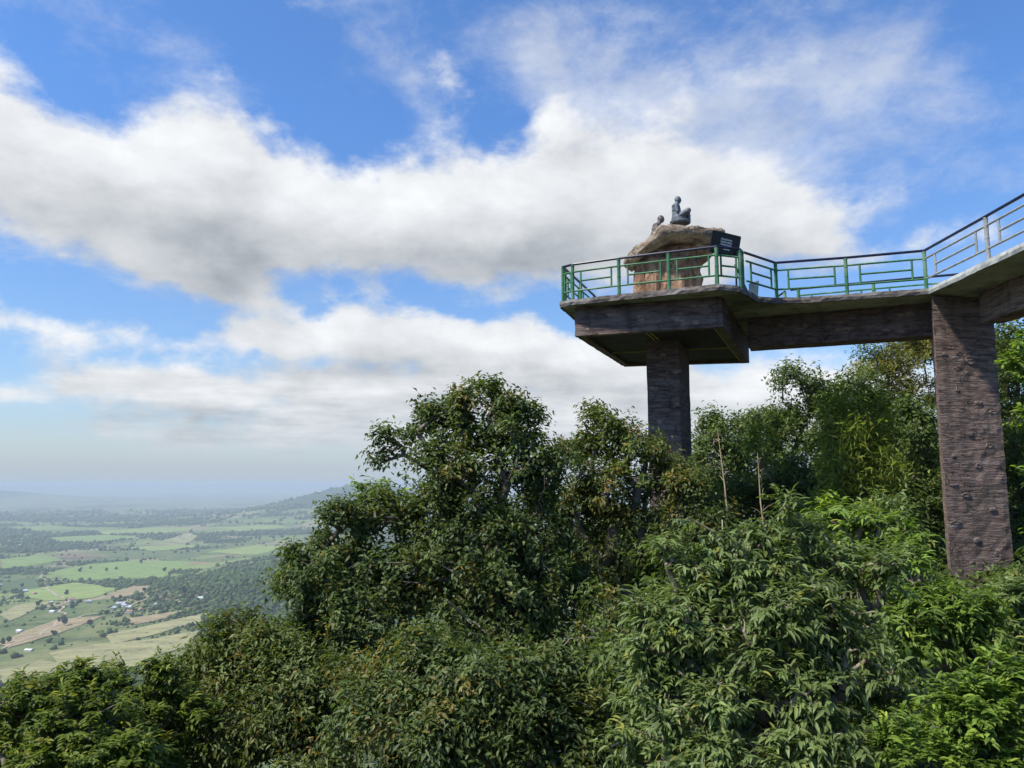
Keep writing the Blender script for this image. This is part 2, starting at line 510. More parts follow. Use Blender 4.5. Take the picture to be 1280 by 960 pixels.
for _m in (M_FAUX, M_FAUX_BEAM):
    _t = NT.__new__(NT)
    _t.t = _m.node_tree
    _bs = next(n for n in _m.node_tree.nodes if n.type == 'BSDF_PRINCIPLED')
    _src = _bs.inputs['Base Color'].links[0].from_socket
    _p = _t.n('ShaderNodeTexCoord').outputs['Object']
    _nz = _t.n('ShaderNodeTexNoise')
    _t.link(_p, _nz.inputs['Vector'])
    _nz.inputs['Scale'].default_value = 3.0
    _nz.inputs['Detail'].default_value = 5
    _wv = _t.n('ShaderNodeVectorMath', operation='MULTIPLY_ADD')
    _t.link(_nz.outputs['Color'], _wv.inputs[0])
    _wv.inputs[1].default_value = (.35, .35, .22)
    _t.link(_p, _wv.inputs[2])
    _v = _t.n('ShaderNodeTexVoronoi', feature='DISTANCE_TO_EDGE')
    _t.link(_t.map(_wv.outputs[0], scale=(1.0, 1.0, 3.2)), _v.inputs['Vector'])
    _v.inputs['Scale'].default_value = 1.9
    _ck = _t.m('MAXIMUM', _t.ramp(_v.outputs['Distance'], 0.0, 0.045), _t.ramp(_t.noise(_p, 1.3, 3, .5), 0.40, 0.55))
    _c = _t.mix(_t.m('MULTIPLY', _t.m('SUBTRACT', 1.0, _ck), 0.6), _src, (0.035, 0.024, 0.020))
    _t.link(_c, _bs.inputs['Base Color'])
    _bn = _bs.inputs['Normal'].links[0].from_node
    _b2 = _t.n('ShaderNodeBump')
    _b2.inputs['Strength'].default_value = 0.8
    _b2.inputs['Distance'].default_value = 0.05
    _t.link(_ck, _b2.inputs['Height'])
    _t.link(_bn.outputs[0], _b2.inputs['Normal'])
    _t.link(_b2.outputs[0], _bs.inputs['Normal'])

L_DARK = leaf_mat('glossy_dark_leaf', (0.044, 0.070, 0.018), (0.128, 0.168, 0.048), (0.27, 0.19, 0.045), 0.5, 0.32, 0.32)
L_OLIVE = leaf_mat('olive_leaf', (0.058, 0.084, 0.018), (0.160, 0.192, 0.050), (0.27, 0.165, 0.05), 0.5, 0.32, 0.32)
L_BUSH = leaf_mat('yellow_green_leaf', (0.055, 0.092, 0.012), (0.165, 0.210, 0.028), (0.32, 0.31, 0.05), 0.5, 0.38, 0.3)
L_LANCE = leaf_mat('lance_leaf', (0.078, 0.116, 0.030), (0.200, 0.255, 0.084), (0.36, 0.34, 0.06), 0.45, 0.35, 0.35)
L_BRIGHT = leaf_mat('bright_green_leaf', (0.086, 0.140, 0.022), (0.200, 0.285, 0.050), (0.34, 0.42, 0.06), 0.48, 0.38, 0.3)
L_BACK = leaf_mat('evergreen_leaf', (0.048, 0.078, 0.016), (0.130, 0.175, 0.042), (0.21, 0.24, 0.055), 0.55, 0.32, 0.28)
L_GOLD = leaf_mat('golden_green_leaf', (0.100, 0.112, 0.020), (0.230, 0.225, 0.052), (0.32, 0.24, 0.07), 0.55, 0.35, 0.28)
L_BAMBOO = leaf_mat('bamboo_leaf', (0.120, 0.180, 0.028), (0.270, 0.330, 0.070), (0.40, 0.37, 0.10), 0.5, 0.4, 0.28)


# ------------------------------------------------------------------ terrain
def vnoise(x, y, seed=0):
    xi, yi = np.floor(x).astype(np.int64), np.floor(y).astype(np.int64)
    fx, fy = x - xi, y - yi
    fx, fy = fx * fx * (3 - 2 * fx), fy * fy * (3 - 2 * fy)

    def h(i, j):
        k = (i * 374761393 + j * 668265263 + seed * 1442695) & 0x7fffffff
        k = ((k ^ (k >> 13)) * 1274126177) & 0x7fffffff
        return ((k ^ (k >> 16)) & 0xffff) / 65535.0
    return (h(xi, yi) * (1 - fx) + h(xi + 1, yi) * fx) * (1 - fy) + (h(xi, yi + 1) * (1 - fx) + h(xi + 1, yi + 1) * fx) * fy


def fbm(x, y, seed=0, oct=4):
    s, a, n = 0.0, 0.5, 0.0
    for o in range(oct):
        s = s + a * vnoise(x * 2 ** o, y * 2 ** o, seed + o)
        n += a
        a *= 0.5
    return s / n


PLAIN = -350.0


def foothill(x, y):
    return 95 * np.exp(-(((x + 520) / 620) ** 2 + ((y - 2500) / 1100) ** 2)) + 60 * np.exp(-(((x + 500) / 700) ** 2 + ((y - 4700) / 1200) ** 2))


def ground_z(x, y):
    x, y = np.asarray(x, float), np.asarray(y, float)
    near = -2.0 - 0.7 * np.exp(-((x - 13) ** 2 + (y - 19) ** 2) / 60) + 12 * np.tanh(0.28 * x / 12) - 0.18 * np.clip(y, -40, 900)
    near = near + 13 * np.exp(-(((x - 22) / 17) ** 2 + ((y - 60) / 16) ** 2) / 2)
    near = near + (fbm(x / 3.0, y / 3.0, 3) - 0.5) * 0.7
    s = -0.5 * x + 0.87 * y
    k = 6.0
    drop = k * np.logaddexp(0, (s - 24) / k)
    mount = near - 0.62 * drop
    rr = np.hypot(x, y)
    mount = mount + (fbm(x / 90, y / 90, 5) - 0.5) * np.clip((rr - 60) / 10, 0, 30)
    plain = PLAIN + foothill(x, y) * (0.8 + 0.4 * fbm(x / 300, y / 300, 9))
    plain = plain + 330 * np.exp(-(((x + 1700) / 700) ** 2 + ((y - 9300) / 1500) ** 2) * 0.5) * (0.85 + 0.3 * fbm(x / 500, y / 500, 12))
    plain = plain + 270 * np.exp(-(((x + 11200) / 1500) ** 2 + ((y - 15000) / 1500) ** 2) * 0.5) * (0.8 + 0.4 * fbm(x / 700, y / 700, 14))
    far = np.clip((rr - 30000) / 7000, 0, 1)
    plain = plain + far * 480 * fbm(x / 5200, y / 9000, 21)
    w = 10.0
    return w * np.logaddexp(mount / w, plain / w)


def woods_mask(x, y):
    f = foothill(x, y) / 60
    n = fbm(x / 420, y / 420, 33, 5)
    belt = fbm(x / 900 + 7, y / 260, 41, 4) + 0.035 * np.clip((np.hypot(x, y) - 3000) / 2500, 0, 1)
    return np.clip((n - 0.565) * 7, 0, 1) * 0.7 + np.clip((belt - 0.60) * 9, 0, 1) * 0.8 + np.clip(f - 0.62, 0, 1) * 1.3


def build_terrain():
    angs = np.concatenate([np.arange(-180, -60, 4), np.arange(-60, -45, 1), np.arange(-45, 48, 0.25), np.arange(48, 75, 1), np.arange(75, 180, 4)])
    rs = [0.0]
    r = 1.2
    while r < 62000:
        rs.append(r)
        r *= 1.036
    rs = np.array(rs)
    A, RR = np.meshgrid(np.radians(angs), rs, indexing='ij')
    X, Y = RR * np.sin(A), RR * np.cos(A)
    Z = ground_z(X, Y)
    na, nr = X.shape
    verts = np.stack([X, Y, Z], -1).reshape(-1, 3)
    i, j = np.meshgrid(np.arange(na), np.arange(nr - 1), indexing='ij')
    i2 = (i + 1) % na
    quads = np.stack([i * nr + j, i * nr + j + 1, i2 * nr + j + 1, i2 * nr + j], -1).reshape(-1, 4)
    wm = np.clip(woods_mask(X, Y), 0, 1)
    hi = np.clip((Z - PLAIN - 85) / 60, 0, 1)
    near = np.clip((260 - RR) / 60, 0, 1)
    tint = np.stack([wm, hi, near, np.ones_like(wm)], -1).reshape(-1, 4)
    m, t, bs, out = new_mat('land')
    a = t.n('ShaderNodeAttribute', attribute_name='tint')
    sp = t.n('ShaderNodeSeparateColor')
    t.link(a.outputs['Color'], sp.inputs[0])
    pos = geo_pos(t)
    warp = t.n('ShaderNodeTexNoise')
    t.link(pos, warp.inputs['Vector'])
    warp.inputs['Scale'].default_value = 0.004
    wv = t.n('ShaderNodeVectorMath', operation='MULTIPLY_ADD')
    t.link(warp.outputs['Color'], wv.inputs[0])
    wv.inputs[1].default_value = (160, 160, 0)
    t.link(pos, wv.inputs[2])
    flat = t.map(wv.outputs[0], rot=(0, 0, R(24)), scale=(1, 0.62, 0))
    v = t.n('ShaderNodeTexVoronoi', feature='F1', distance='CHEBYCHEV', voronoi_dimensions='2D')
    t.link(flat, v.inputs['Vector'])
    v.inputs['Scale'].default_value = 1 / 230
    sc = t.n('ShaderNodeSeparateColor')
    t.link(v.outputs['Color'], sc.inputs[0])
    cr = t.n('ShaderNodeValToRGB')
    cr.color_ramp.interpolation = 'CONSTANT'
    stops = [(0, (0.105, 0.135, 0.045)), (0.14, (0.170, 0.215, 0.060)), (0.30, (0.125, 0.155, 0.052)), (0.40, (0.205, 0.250, 0.075)), (0.55, (0.28, 0.235, 0.135)),
             (0.64, (0.11, 0.15, 0.045)), (0.75, (0.185, 0.19, 0.075)), (0.86, (0.22, 0.145, 0.095)), (0.92, (0.09, 0.13, 0.04))]
    els = cr.color_ramp.elements
    els[0].position, els[0].color = stops[0][0], (*stops[0][1], 1)
    els[1].position, els[1].color = stops[1][0], (*stops[1][1], 1)
    for p_, c_ in stops[2:]:
        e = els.new(p_)
        e.color = (*c_, 1)
    t.link(sc.outputs[0], cr.inputs[0])
    n1 = t.noise(t.map(pos, scale=(1, 1, 0)), 0.012, 7, 0.65)
    c = t.mix(t.ramp(n1, 0.45, 0.62), cr.outputs[0], (0.15, 0.165, 0.060))
    n2 = t.noise(t.map(pos, scale=(1, 1, 0)), 0.05, 6, 0.7)
    c = t.mix(t.m('MULTIPLY', t.ramp(n2, 0.53, 0.63), 0.62), c, (0.042, 0.066, 0.022))
    wn = t.m('ADD', sp.outputs[0], t.m('MULTIPLY', t.m('SUBTRACT', n2, 0.5), 1.6))
    c = t.mix(t.ramp(wn, 0.40, 0.62), c, (0.046, 0.070, 0.024))
    bands = t.noise(t.map(pos, rot=(0, 0, R(12)), scale=(0.35, 1, 0)), 0.0042, 8, 0.68)
    c = t.mix(t.m('MULTIPLY', t.ramp(bands, 0.56, 0.61), 0.7), c, (0.046, 0.072, 0.026))
    hn = t.mix(t.ramp(n2, 0.40, 0.60), (0.025, 0.045, 0.016), (0.062, 0.090, 0.030))
    c = t.mix(sp.outputs[1], c, hn)
    soil = t.noise(pos, 1.6, 8, 0.65)
    c = t.mix(sp.outputs[2], c, t.mix(t.ramp(soil, 0.35, 0.65), (0.022, 0.024, 0.010), (0.065, 0.050, 0.030)))
    t.link(c, bs.inputs['Base Color'])
    bs.inputs['Roughness'].default_value = 0.95
    bs.inputs['Specular IOR Level'].default_value = 0.1
    o = np_obj('ground', verts, quads.ravel(), np.full(len(quads), 4), m, tint=tint, smooth=True)
    tag(o, kind='structure')
    return o


def box_haze():
    bm_ = MB()
    bm_.box((-75000, -2000, PLAIN - 40), (75000, 75000, 24))
    # the fall-off behind the camera stays inside the same box
    m = bpy.data.materials.new('thin_haze')
    m.use_nodes = True
    t = NT(m.node_tree)
    out = t.n('ShaderNodeOutputMaterial')
    pv = t.n('ShaderNodeVolumePrincipled')
    pv.inputs['Color'].default_value = (0.62, 0.69, 0.79, 1)
    pv.inputs['Density'].default_value = 1 / 10000
    pv.inputs['Anisotropy'].default_value = 0.0
    t.link(pv.outputs[0], out.inputs['Volume'])
    o = bm_.build('haze', m)
    tag(o, kind='stuff')


# ------------------------------------------------------------------ far plain: trees, farm buildings, fields
def scatter_woods():
    rng = np.random.default_rng(8)
    n = 420000
    az = np.radians(rng.uniform(-40, 3, n))
    r = 700 * (16 ** rng.random(n))
    x, y = r * np.sin(az), r * np.cos(az)
    m = woods_mask(x, y)
    # keep the named open fields free
    keep = rng.random(n) < np.clip(m, 0.012, 1) * np.clip(r / 2500, 0.45, 1.0)
    for poly in OPEN_FIELDS:
        keep &= ~inside(poly, x, y)
    x, y, r = x[keep], y[keep], r[keep]
    if len(x) > 70000:
        x, y, r = x[:70000], y[:70000], r[:70000]
    z = ground_z(x, y)
    bm = bmesh.new()
    bmesh.ops.create_icosphere(bm, subdivisions=1, radius=1)
    tv = np.array([v.co[:] for v in bm.verts])
    tf = np.array([[v.index for v in f.verts] for f in bm.faces])
    bm.free()
    N = len(x)
    size = np.clip(rng.lognormal(1.15, .5, N), 1.2, 9) * np.clip(r / 3500, 1, 2.6)
    jit = rng.uniform(0.7, 1.3, (N, len(tv), 1))
    sc = np.stack([size, size, size * rng.uniform(0.7, 1.15, N)], -1)
    V = tv[None] * jit * sc[:, None, :]
    V[:, :, 2] = np.maximum(V[:, :, 2], -0.75 * size[:, None])
    V += np.stack([x, y, z + size * 0.6], -1)[:, None, :]
    F = tf[None] + (np.arange(N) * len(tv))[:, None, None]
    tint = np.zeros((N, len(tv), 4))
    tint[:, :, 0] = rng.random(N)[:, None]
    tint[:, :, 2] = rng.uniform(0.2, 0.8, N)[:, None]
    tint[:, :, 3] = 1
    o = np_obj('distant_woods', V.reshape(-1, 3), F.ravel(), np.full(N * len(tf), 3), M_WOODS, tint=tint.reshape(-1, 4))
    tag(o, kind='stuff')


def inside(poly, x, y):
    res = np.zeros(len(x), bool)
    k = len(poly)
    for i in range(k):
        x0, y0 = poly[i][0], poly[i][1]
        x1, y1 = poly[(i + 1) % k][0], poly[(i + 1) % k][1]
        if y0 == y1:
            continue
        c = ((y0 > y) != (y1 > y)) & (x < (x1 - x0) * (y - y0) / (y1 - y0) + x0)
        res ^= c
    return res


M_WOODS = leaf_mat('distant_foliage', (0.034, 0.058, 0.018), (0.090, 0.130, 0.038), (0.1, 0.1, 0.03), 0.8, 0.1, 0.1)
FIELD_COLOURS = {'green': (0.190, 0.260, 0.070), 'lime': (0.230, 0.285, 0.080), 'tan': (0.30, 0.235, 0.130), 'straw': (0.285, 0.265, 0.125), 'red': (0.27, 0.165, 0.10), 'dark': (0.085, 0.125, 0.042)}


def ground_at_px(u, v):
    """where the ray through u, v meets the land"""
    d = at(u, v, y=1.0)
    ys = np.geomspace(300, 40000, 900)
    zz = ground_z(d.x * ys, ys)
    k = np.argmax(zz > d.z * ys)
    return Vector((d.x * ys[k], ys[k], float(zz[k])))


def field_px(lst):
    return [tuple(ground_at_px(u, v)) for u, v in lst]


FIELDS = [
    ('green', [(56, 717), (110, 706), (170, 701), (232, 702), (286, 704), (262, 711), (216, 713), (205, 722), (150, 724), (90, 727)]),
    ('lime', [(30, 738), (98, 728), (148, 735), (120, 747), (70, 752), (30, 748)]),
    ('red', [(205, 703), (250, 703), (283, 707), (250, 709)]),
    ('tan', [(132, 744), (165, 733), (192, 733), (178, 742), (150, 748)]),
    ('tan', [(0, 806), (30, 790), (70, 776), (132, 770), (100, 783), (60, 797), (10, 812)]),
    ('straw', [(60, 818), (120, 806), (190, 800), (250, 790), (240, 806), (190, 822), (150, 846), (90, 850)]),
    ('straw', [(0, 770), (20, 757), (66, 752), (50, 760), (14, 776)]),
    ('lime', [(120, 664), (190, 660), (250, 661), (200, 667), (130, 669)]),
    ('green', [(60, 672), (130, 669), (180, 672), (120, 678), (70, 678)]),
    ('lime', [(250, 660), (340, 657), (370, 660), (300, 664)]),
    ('green', [(0, 660), (60, 657), (110, 660), (40, 664)]),
    ('dark', [(0, 730), (40, 722), (50, 735), (0, 742)]),
    ('straw', [(200, 676), (236, 667), (250, 671), (232, 680)]),
    ('straw', [(130, 796), (200, 780), (262, 766), (250, 780), (180, 798), (140, 806)]),
    ('straw', [(0, 838), (50, 826), (86, 832), (60, 850), (0, 860)]),
    ('tan', [(150, 776), (190, 770), (230, 764), (215, 772), (170, 782)]),
    ('lime', [(170, 846), (240, 822), (300, 800), (290, 816), (230, 840), (190, 856)]),
    ('green', [(0, 700), (50, 694), (80, 700), (40, 708), (0, 712)]),
    ('lime', [(260, 690), (320, 682), (360, 684), (320, 694)]),
    ('lime', [(150, 685), (230, 681), (250, 685), (190, 689)]),
]
OPEN_FIELDS = [field_px(p) for _, p in FIELDS]


def build_fields():
    ms = {}
    for k, c in FIELD_COLOURS.items():
        m, t, bs, out = new_mat('field_' + k)
        pos = geo_pos(t)
        n = t.noise(t.map(pos, rot=(0, 0, R(30)), scale=(1, 4, 0)), 0.011, 6, 0.65)
        n2 = t.noise(t.map(pos, scale=(1, 1, 0)), 0.045, 6, 0.7)
        c1 = t.mix(t.ramp(n, 0.35, 0.65), tuple(q * 0.78 for q in c), tuple(q * 1.15 for q in c))
        c1 = t.mix(t.m('MULTIPLY', t.ramp(n2, 0.55, 0.66), 0.8), c1, (0.05, 0.075, 0.026))
        t.link(c1, bs.inputs['Base Color'])
        bs.inputs['Roughness'].default_value = 0.95
        bs.inputs['Specular IOR Level'].default_value = 0.1
        ms[k] = m
    rng = random.Random(4)
    for (k, _), poly in zip(FIELDS, OPEN_FIELDS):
        pts = []
        n = len(poly)
        for i in range(n):
            a, b = Vector(poly[i]), Vector(poly[(i + 1) % n])
            for s in range(4):
                p = a.lerp(b, s / 4)
                d = (b - a).length * 0.03
                pts.append((p.x + rng.uniform(-d, d), p.y + rng.uniform(-d, d)))
        bm = bmesh.new()
        zs = ground_z([p[0] for p in pts], [p[1] for p in pts])
        f = bm.faces.new([bm.verts.new((p[0], p[1], float(z) + 1.0)) for p, z in zip(pts, zs)])
        bmesh.ops.triangulate(bm, faces=[f])
        for _i in range(2):
            bmesh.ops.subdivide_edges(bm, edges=bm.edges[:], cuts=1)
        co = [(v.co.x, v.co.y) for v in bm.verts]
        zz = ground_z([c[0] for c in co], [c[1] for c in co])
        for v, z in zip(bm.verts, zz):
            v.co.z = float(z) + 1.5
        me = bpy.data.meshes.new('field')
        bm.to_mesh(me)
        bm.free()
        me.materials.append(ms[k])
        o = bpy.data.objects.new('field', me)
        COL.objects.link(o)
        tag(o, kind='structure')


def build_farms():
    mw = noisy_mat('farm_wall_paint', (0.45, 0.43, 0.40), (0.62, 0.60, 0.56), (1, 1, 1), 0.3, 0.9, 0.1, 0.01)
    roofs = {'white': noisy_mat('white_sheet_roof', (0.62, 0.63, 0.64), (0.78, 0.78, 0.78), (1, 1, 1), 0.2, 0.6, 0.1, 0.01),
             'teal': noisy_mat('teal_sheet_roof', (0.07, 0.20, 0.20), (0.12, 0.28, 0.27), (1, 1, 1), 0.2, 0.6, 0.1, 0.01)}
    L = [
        (226, 747, 17, 12, 7, 20, 'white', 'small white farmhouse among trees at the foot of the wooded slope'),
        (195, 760, 22, 14, 7, 40, 'teal', 'low farmhouse with a teal roof beside a pale yard'),
        (160, 760, 18, 12, 6, 10, 'white', 'pale farm shed left of the teal roofed farmhouse'),
        (66, 766, 14, 11, 6, 70, 'white', 'tiny pale farmhouse on a track beside dark bushes in tan fields'),
        (25, 790, 15, 10, 6, 60, 'white', 'white roofed farm shed on the edge of a tan field'),
        (36, 815, 14, 8, 5, 80, 'white', 'white roofed hut just above the yellow green bushes'),
        (30, 644, 260, 90, 14, 88, 'white', 'very long white warehouse far out on the plain'),
    ]
    for (u, v, ln, wd, h, rz, rc, lab) in L:
        p = ground_at_px(u, v)
        e = empty('farm_building', (p.x, p.y, p.z - 0.5), R(rz), label=lab, cat='building')
        MB().box((-wd / 2, -ln / 2, 0), (wd / 2, ln / 2, h * 0.6)).build('wall', mw, e)
        a, b = wd / 2 + 0.8, ln / 2 + 0.8
        z0, z1 = h * 0.6 + 0.01, h
        vs = [(-a, -b, z0), (a, -b, z0), (a, b, z0), (-a, b, z0), (0, -b, z1), (0, b, z1)]
        MB().add(vs, [(0, 4, 5, 3), (1, 2, 5, 4), (0, 1, 4), (2, 3, 5), (0, 3, 2, 1)]).build('roof', roofs[rc], e)


def build_village():
    rng = random.Random(31)
    mw = MATS['farm_wall_paint']
    rs = [MATS['white_sheet_roof'], noisy_mat('rust_roof', (0.28, 0.15, 0.10), (0.40, 0.24, 0.17), (1, 1, 1), 0.2, 0.8, 0.1, 0.01), noisy_mat('grey_sheet_roof', (0.32, 0.33, 0.34), (0.46, 0.46, 0.46), (1, 1, 1), 0.2, 0.7, 0.1, 0.01)]
    protos = []
    for m in rs:
        e = empty('village_house', (0, 0, 0), 0, label='tiny pale house in the villages scattered far out on the plain', cat='house', group='village houses far out on the plain')
        w = MB().box((-5, -7, -.5), (5, 7, 4)).build('wall', mw, e)
        vs = [(-6, -8, 4.01), (6, -8, 4.01), (6, 8, 4.01), (-6, 8, 4.01), (0, -8, 7), (0, 8, 7)]
        r = MB().add(vs, [(0, 4, 5, 3), (1, 2, 5, 4), (0, 1, 4), (2, 3, 5), (0, 3, 2, 1)]).build('roof', m, e)
        protos.append((e, w, r))
    spots = []
    for (u, v, n) in ((60, 632, 7), (150, 640, 8), (255, 636, 7), (330, 645, 5), (30, 680, 5), (210, 672, 4), (100, 752, 4), (180, 762, 5), (20, 740, 3), (250, 752, 3)):
        for i in range(n):
            spots.append((u + rng.gauss(0, 22), v + rng.gauss(0, 3)))
    for i, (u, v) in enumerate(spots):
        e, w, r = protos[i % 3]
        if i >= 3:
            e2 = e.copy()
            COL.objects.link(e2)
            for ch in (w, r):
                q = ch.copy()
                COL.objects.link(q)
                q.parent = e2
            e = e2
        e.location = ground_at_px(u, v)
        e.rotation_euler = (0, 0, rng.uniform(0, 6))
        k = rng.uniform(.8, 1.4)
        e.scale = (k, k, k)


def build_tracks():
    m, t, bs, out = new_mat('dirt_track')
    n = t.noise(geo_pos(t), 0.05, 5, .6)
    t.link(t.mix(n, (0.30, 0.23, 0.15), (0.42, 0.34, 0.24)), bs.inputs['Base Color'])
    bs.inputs['Roughness'].default_value = .95
    for px_ in ([(0, 812), (40, 797), (75, 782), (110, 770), (150, 764), (200, 760), (232, 750)], [(75, 782), (72, 766), (84, 752), (60, 738), (50, 716), (90, 700)], [(160, 763), (190, 745), (250, 728), (300, 712), (350, 690)]):
        P_ = [ground_at_px(u, v) for u, v in px_]
        pts = []
        for a, b in zip(P_[:-1], P_[1:]):
            for k in range(12):
                pts.append(a.lerp(b, k / 12))
        vs = []
        for i, p in enumerate(pts):
            d = (pts[min(i + 1, len(pts) - 1)] - pts[max(i - 1, 0)]).normalized()
            sdv = Vector((d.y, -d.x, 0)) * 3.2
            wob = Vector((fbm(np.array([p.x / 60]), np.array([p.y / 60]), 5)[0] - .5, fbm(np.array([p.x / 60]), np.array([p.y / 60]), 6)[0] - .5, 0)) * 40
            for q in (p + wob - sdv, p + wob + sdv):
                vs.append((q.x, q.y, float(ground_z(q.x, q.y)) + 2.0))
        o = MB().add(vs, [(2 * i, 2 * i + 1, 2 * i + 3, 2 * i + 2) for i in range(len(pts) - 1)]).build('dirt_road', m)
        tag(o, kind='structure')


def build_field_trees():
    """trees that stand alone in the fields"""
    rng = random.Random(12)
    px = [(83, 744), (27, 735), (159, 690), (161, 687), (100, 716), (133, 716), (113, 712), (205, 715), (188, 701), (230, 743), (74, 778), (80, 784), (112, 783),
          (47, 758), (10, 806), (3, 806), (68, 795), (125, 690), (145, 713), (176, 705), (64, 735), (70, 728), (180, 740), (150, 752), (90, 762), (17, 742), (5, 744), (206, 748)]
    protos = []
    for k in range(3):
        b = MB()
        for i in range(9):
            a = rng.uniform(0, 6.28)
            rr = rng.uniform(0, 3.2)
            b.ball((rr * math.cos(a), rr * math.sin(a), rng.uniform(3.5, 8.0)), (rng.uniform(1.6, 2.8),) * 2 + (rng.uniform(1.3, 2.4),), seg=7, rings=5)
        b.v = [tuple(Vector(p) + Vector((rng.uniform(-.35, .35), rng.uniform(-.35, .35), rng.uniform(-.35, .35)))) for p in b.v]
        root = empty('field_tree', (0, 0, 0), label='dark round tree standing alone in the open fields of the plain', cat='tree', group='single trees in the far fields')
        c = b.build('crown', M_WOODS, root)
        tr = MB().tube([(0, 0, -0.5), (0.1, 0, 2), (0, 0.1, 5)], [0.4, 0.3, 0.15], 6).build('trunk', M_BARK, root)
        protos.append((root, c, tr))
    for i, (u, v) in enumerate(px):
        root, c, tr = protos[i % 3]
        if i >= 3:
            root2 = root.copy()
            COL.objects.link(root2)
            for ch in (c, tr):
                q = ch.copy()
                COL.objects.link(q)
                q.parent = root2
            root = root2
        p = ground_at_px(u, v)
        root.location = (p.x, p.y, p.z)
        root.rotation_euler = (0, 0, rng.uniform(0, 6))
        s = rng.uniform(1.1, 1.9)
        root.scale = (s, s, s * rng.uniform(0.8, 1.2))


# ------------------------------------------------------------------ vegetation
def unit(a):
    return a / np.maximum(np.linalg.norm(a, axis=-1, keepdims=True), 1e-9)


LEAF_SIMPLE = (np.array([[0, 0, 0], [0.42, -0.5, 0.10], [1, 0, -0.12], [0.42, 0.5, 0.10]]), [(0, 1, 2), (0, 2, 3)])
LEAF_FULL = (np.array([[0, 0, 0], [0.22, -0.40, 0.05], [0.22, 0, 0.0], [0.22, 0.40, 0.05], [0.55, -0.46, 0.03], [0.55, 0, -0.03], [0.55, 0.46, 0.03],
                       [0.82, -0.24, -0.09], [0.82, 0, -0.12], [0.82, 0.24, -0.09], [1.0, 0, -0.24]]),
             [(0, 1, 2), (0, 2, 3), (1, 4, 5, 2), (2, 5, 6, 3), (4, 7, 8, 5), (5, 8, 9, 6), (7, 10, 8), (8, 10, 9)])


def leaves_mesh(name, pos, dirs, nrm, length, width, tint, tmpl, mat, parent):
    tv, tf = tmpl
    N = len(pos)
    d = unit(dirs)
    s = unit(np.cross(nrm, d))
    n = np.cross(d, s)
    V = pos[:, None, :] + d[:, None, :] * (tv[None, :, 0:1] * length[:, None, None]) + s[:, None, :] * (tv[None, :, 1:2] * width[:, None, None]) + n[:, None, :] * (tv[None, :, 2:3] * length[:, None, None])
    k = len(tv)
    ff, fs = [], []
    base = (np.arange(N) * k)[:, None]
    flat = np.concatenate([np.array(f) for f in tf])
    sizes = np.array([len(f) for f in tf])
    F = (base + flat[None]).ravel()
    S = np.tile(sizes, N)
    T = np.repeat(np.concatenate([tint, np.ones((N, 1))], 1), k, axis=0)
    return np_obj(name, V.reshape(-1, 3), F, S, mat, parent, tint=T, smooth=(len(tf) > 2))


def tube_mesh(name, segs, mat, parent, sides=5):
    """segs: arrays p0, p1, r0, r1 -> one mesh of tapered tubes"""
    p0, p1, r0, r1 = segs
    N = len(p0)
    d = unit(p1 - p0)
    up = np.where(np.abs(d[:, 2:3]) < 0.9, np.array([[0, 0, 1.0]]), np.array([[1.0, 0, 0]]))
    s = unit(np.cross(d, up))
    t = np.cross(s, d)
    a = np.arange(sides) * 2 * np.pi / sides
    ring = s[:, None, :] * np.cos(a)[None, :, None] + t[:, None, :] * np.sin(a)[None, :, None]
    A = p0[:, None, :] + ring * r0[:, None, None]
    B = p1[:, None, :] + ring * r1[:, None, None]
    V = np.concatenate([A, B], 1)
    k = np.arange(sides)
    k2 = (k + 1) % sides
    q = np.stack([k, k + sides, k2 + sides, k2], -1)
    F = (q[None] + (np.arange(N) * 2 * sides)[:, None, None]).reshape(-1)
    return np_obj(name, V.reshape(-1, 3), F, np.full(N * sides, 4), mat, parent, smooth=True)


def skeleton(root_pts, targets, rng, step=0.3, wig=0.06, r_tip=0.006, expo=2.3, rmax=0.3):
    """joins every target to the growing tree at the nearest node, giving branches that fork; returns tube segments"""
    nodes = [np.array(p, float) for p in root_pts]
    parent = [-1] + list(range(len(root_pts) - 1))
    base = nodes[0]
    dist0 = [0.0]
    for i in range(1, len(nodes)):
        dist0.append(dist0[-1] + np.linalg.norm(nodes[i] - nodes[i - 1]))
    order = np.argsort(np.linalg.norm(targets - np.array(root_pts[-1]), axis=1))
    cap = 40000
    arr = np.zeros((cap, 3))
    arr[:len(nodes)] = nodes
    pl = np.zeros(cap)
    pl[:len(nodes)] = dist0
    n = len(nodes)
    tips = []
    for ti in order:
        t = targets[ti]
        dv = t - arr[:n]
        ds = np.linalg.norm(dv, axis=1)
        cost = ds + 0.25 * pl[:n] + np.where(dv[:, 2] < -0.1, 0.35 * ds, 0)
        k = int(np.argmin(cost))
        L = ds[k]
        m = max(1, int(round(L / step)))
        m = min(m, 14)
        p0 = arr[k].copy()
        prev = k
        sag = np.array([0, 0, 1.0]) * 0.12 * L
        off = rng.normal(0, 1, 3) * wig * L
        for q in range(1, m + 1):
            f = q / m
            p = p0 + (t - p0) * f + (off - sag * 0.6) * math.sin(math.pi * f) + (rng.normal(0, wig * step * 0.6, 3) if q < m else 0)
            if n >= cap:
                break
            arr[n] = p
            pl[n] = pl[prev] + np.linalg.norm(p - arr[prev])
            parent.append(prev)
            prev = n
            n += 1
        tips.append(prev)
    load = np.zeros(n)
    for k in tips:
        load[k] += 1
    for i in range(n - 1, 0, -1):
        load[parent[i]] += load[i]
    rad = np.minimum(r_tip * np.maximum(load, 0.6) ** (1 / expo), rmax)
    par = np.array(parent)
    idx = np.arange(1, n)
    return arr[par[idx]], arr[idx], rad[par[idx]] * 0.5 + rad[idx] * 0.5, rad[idx]


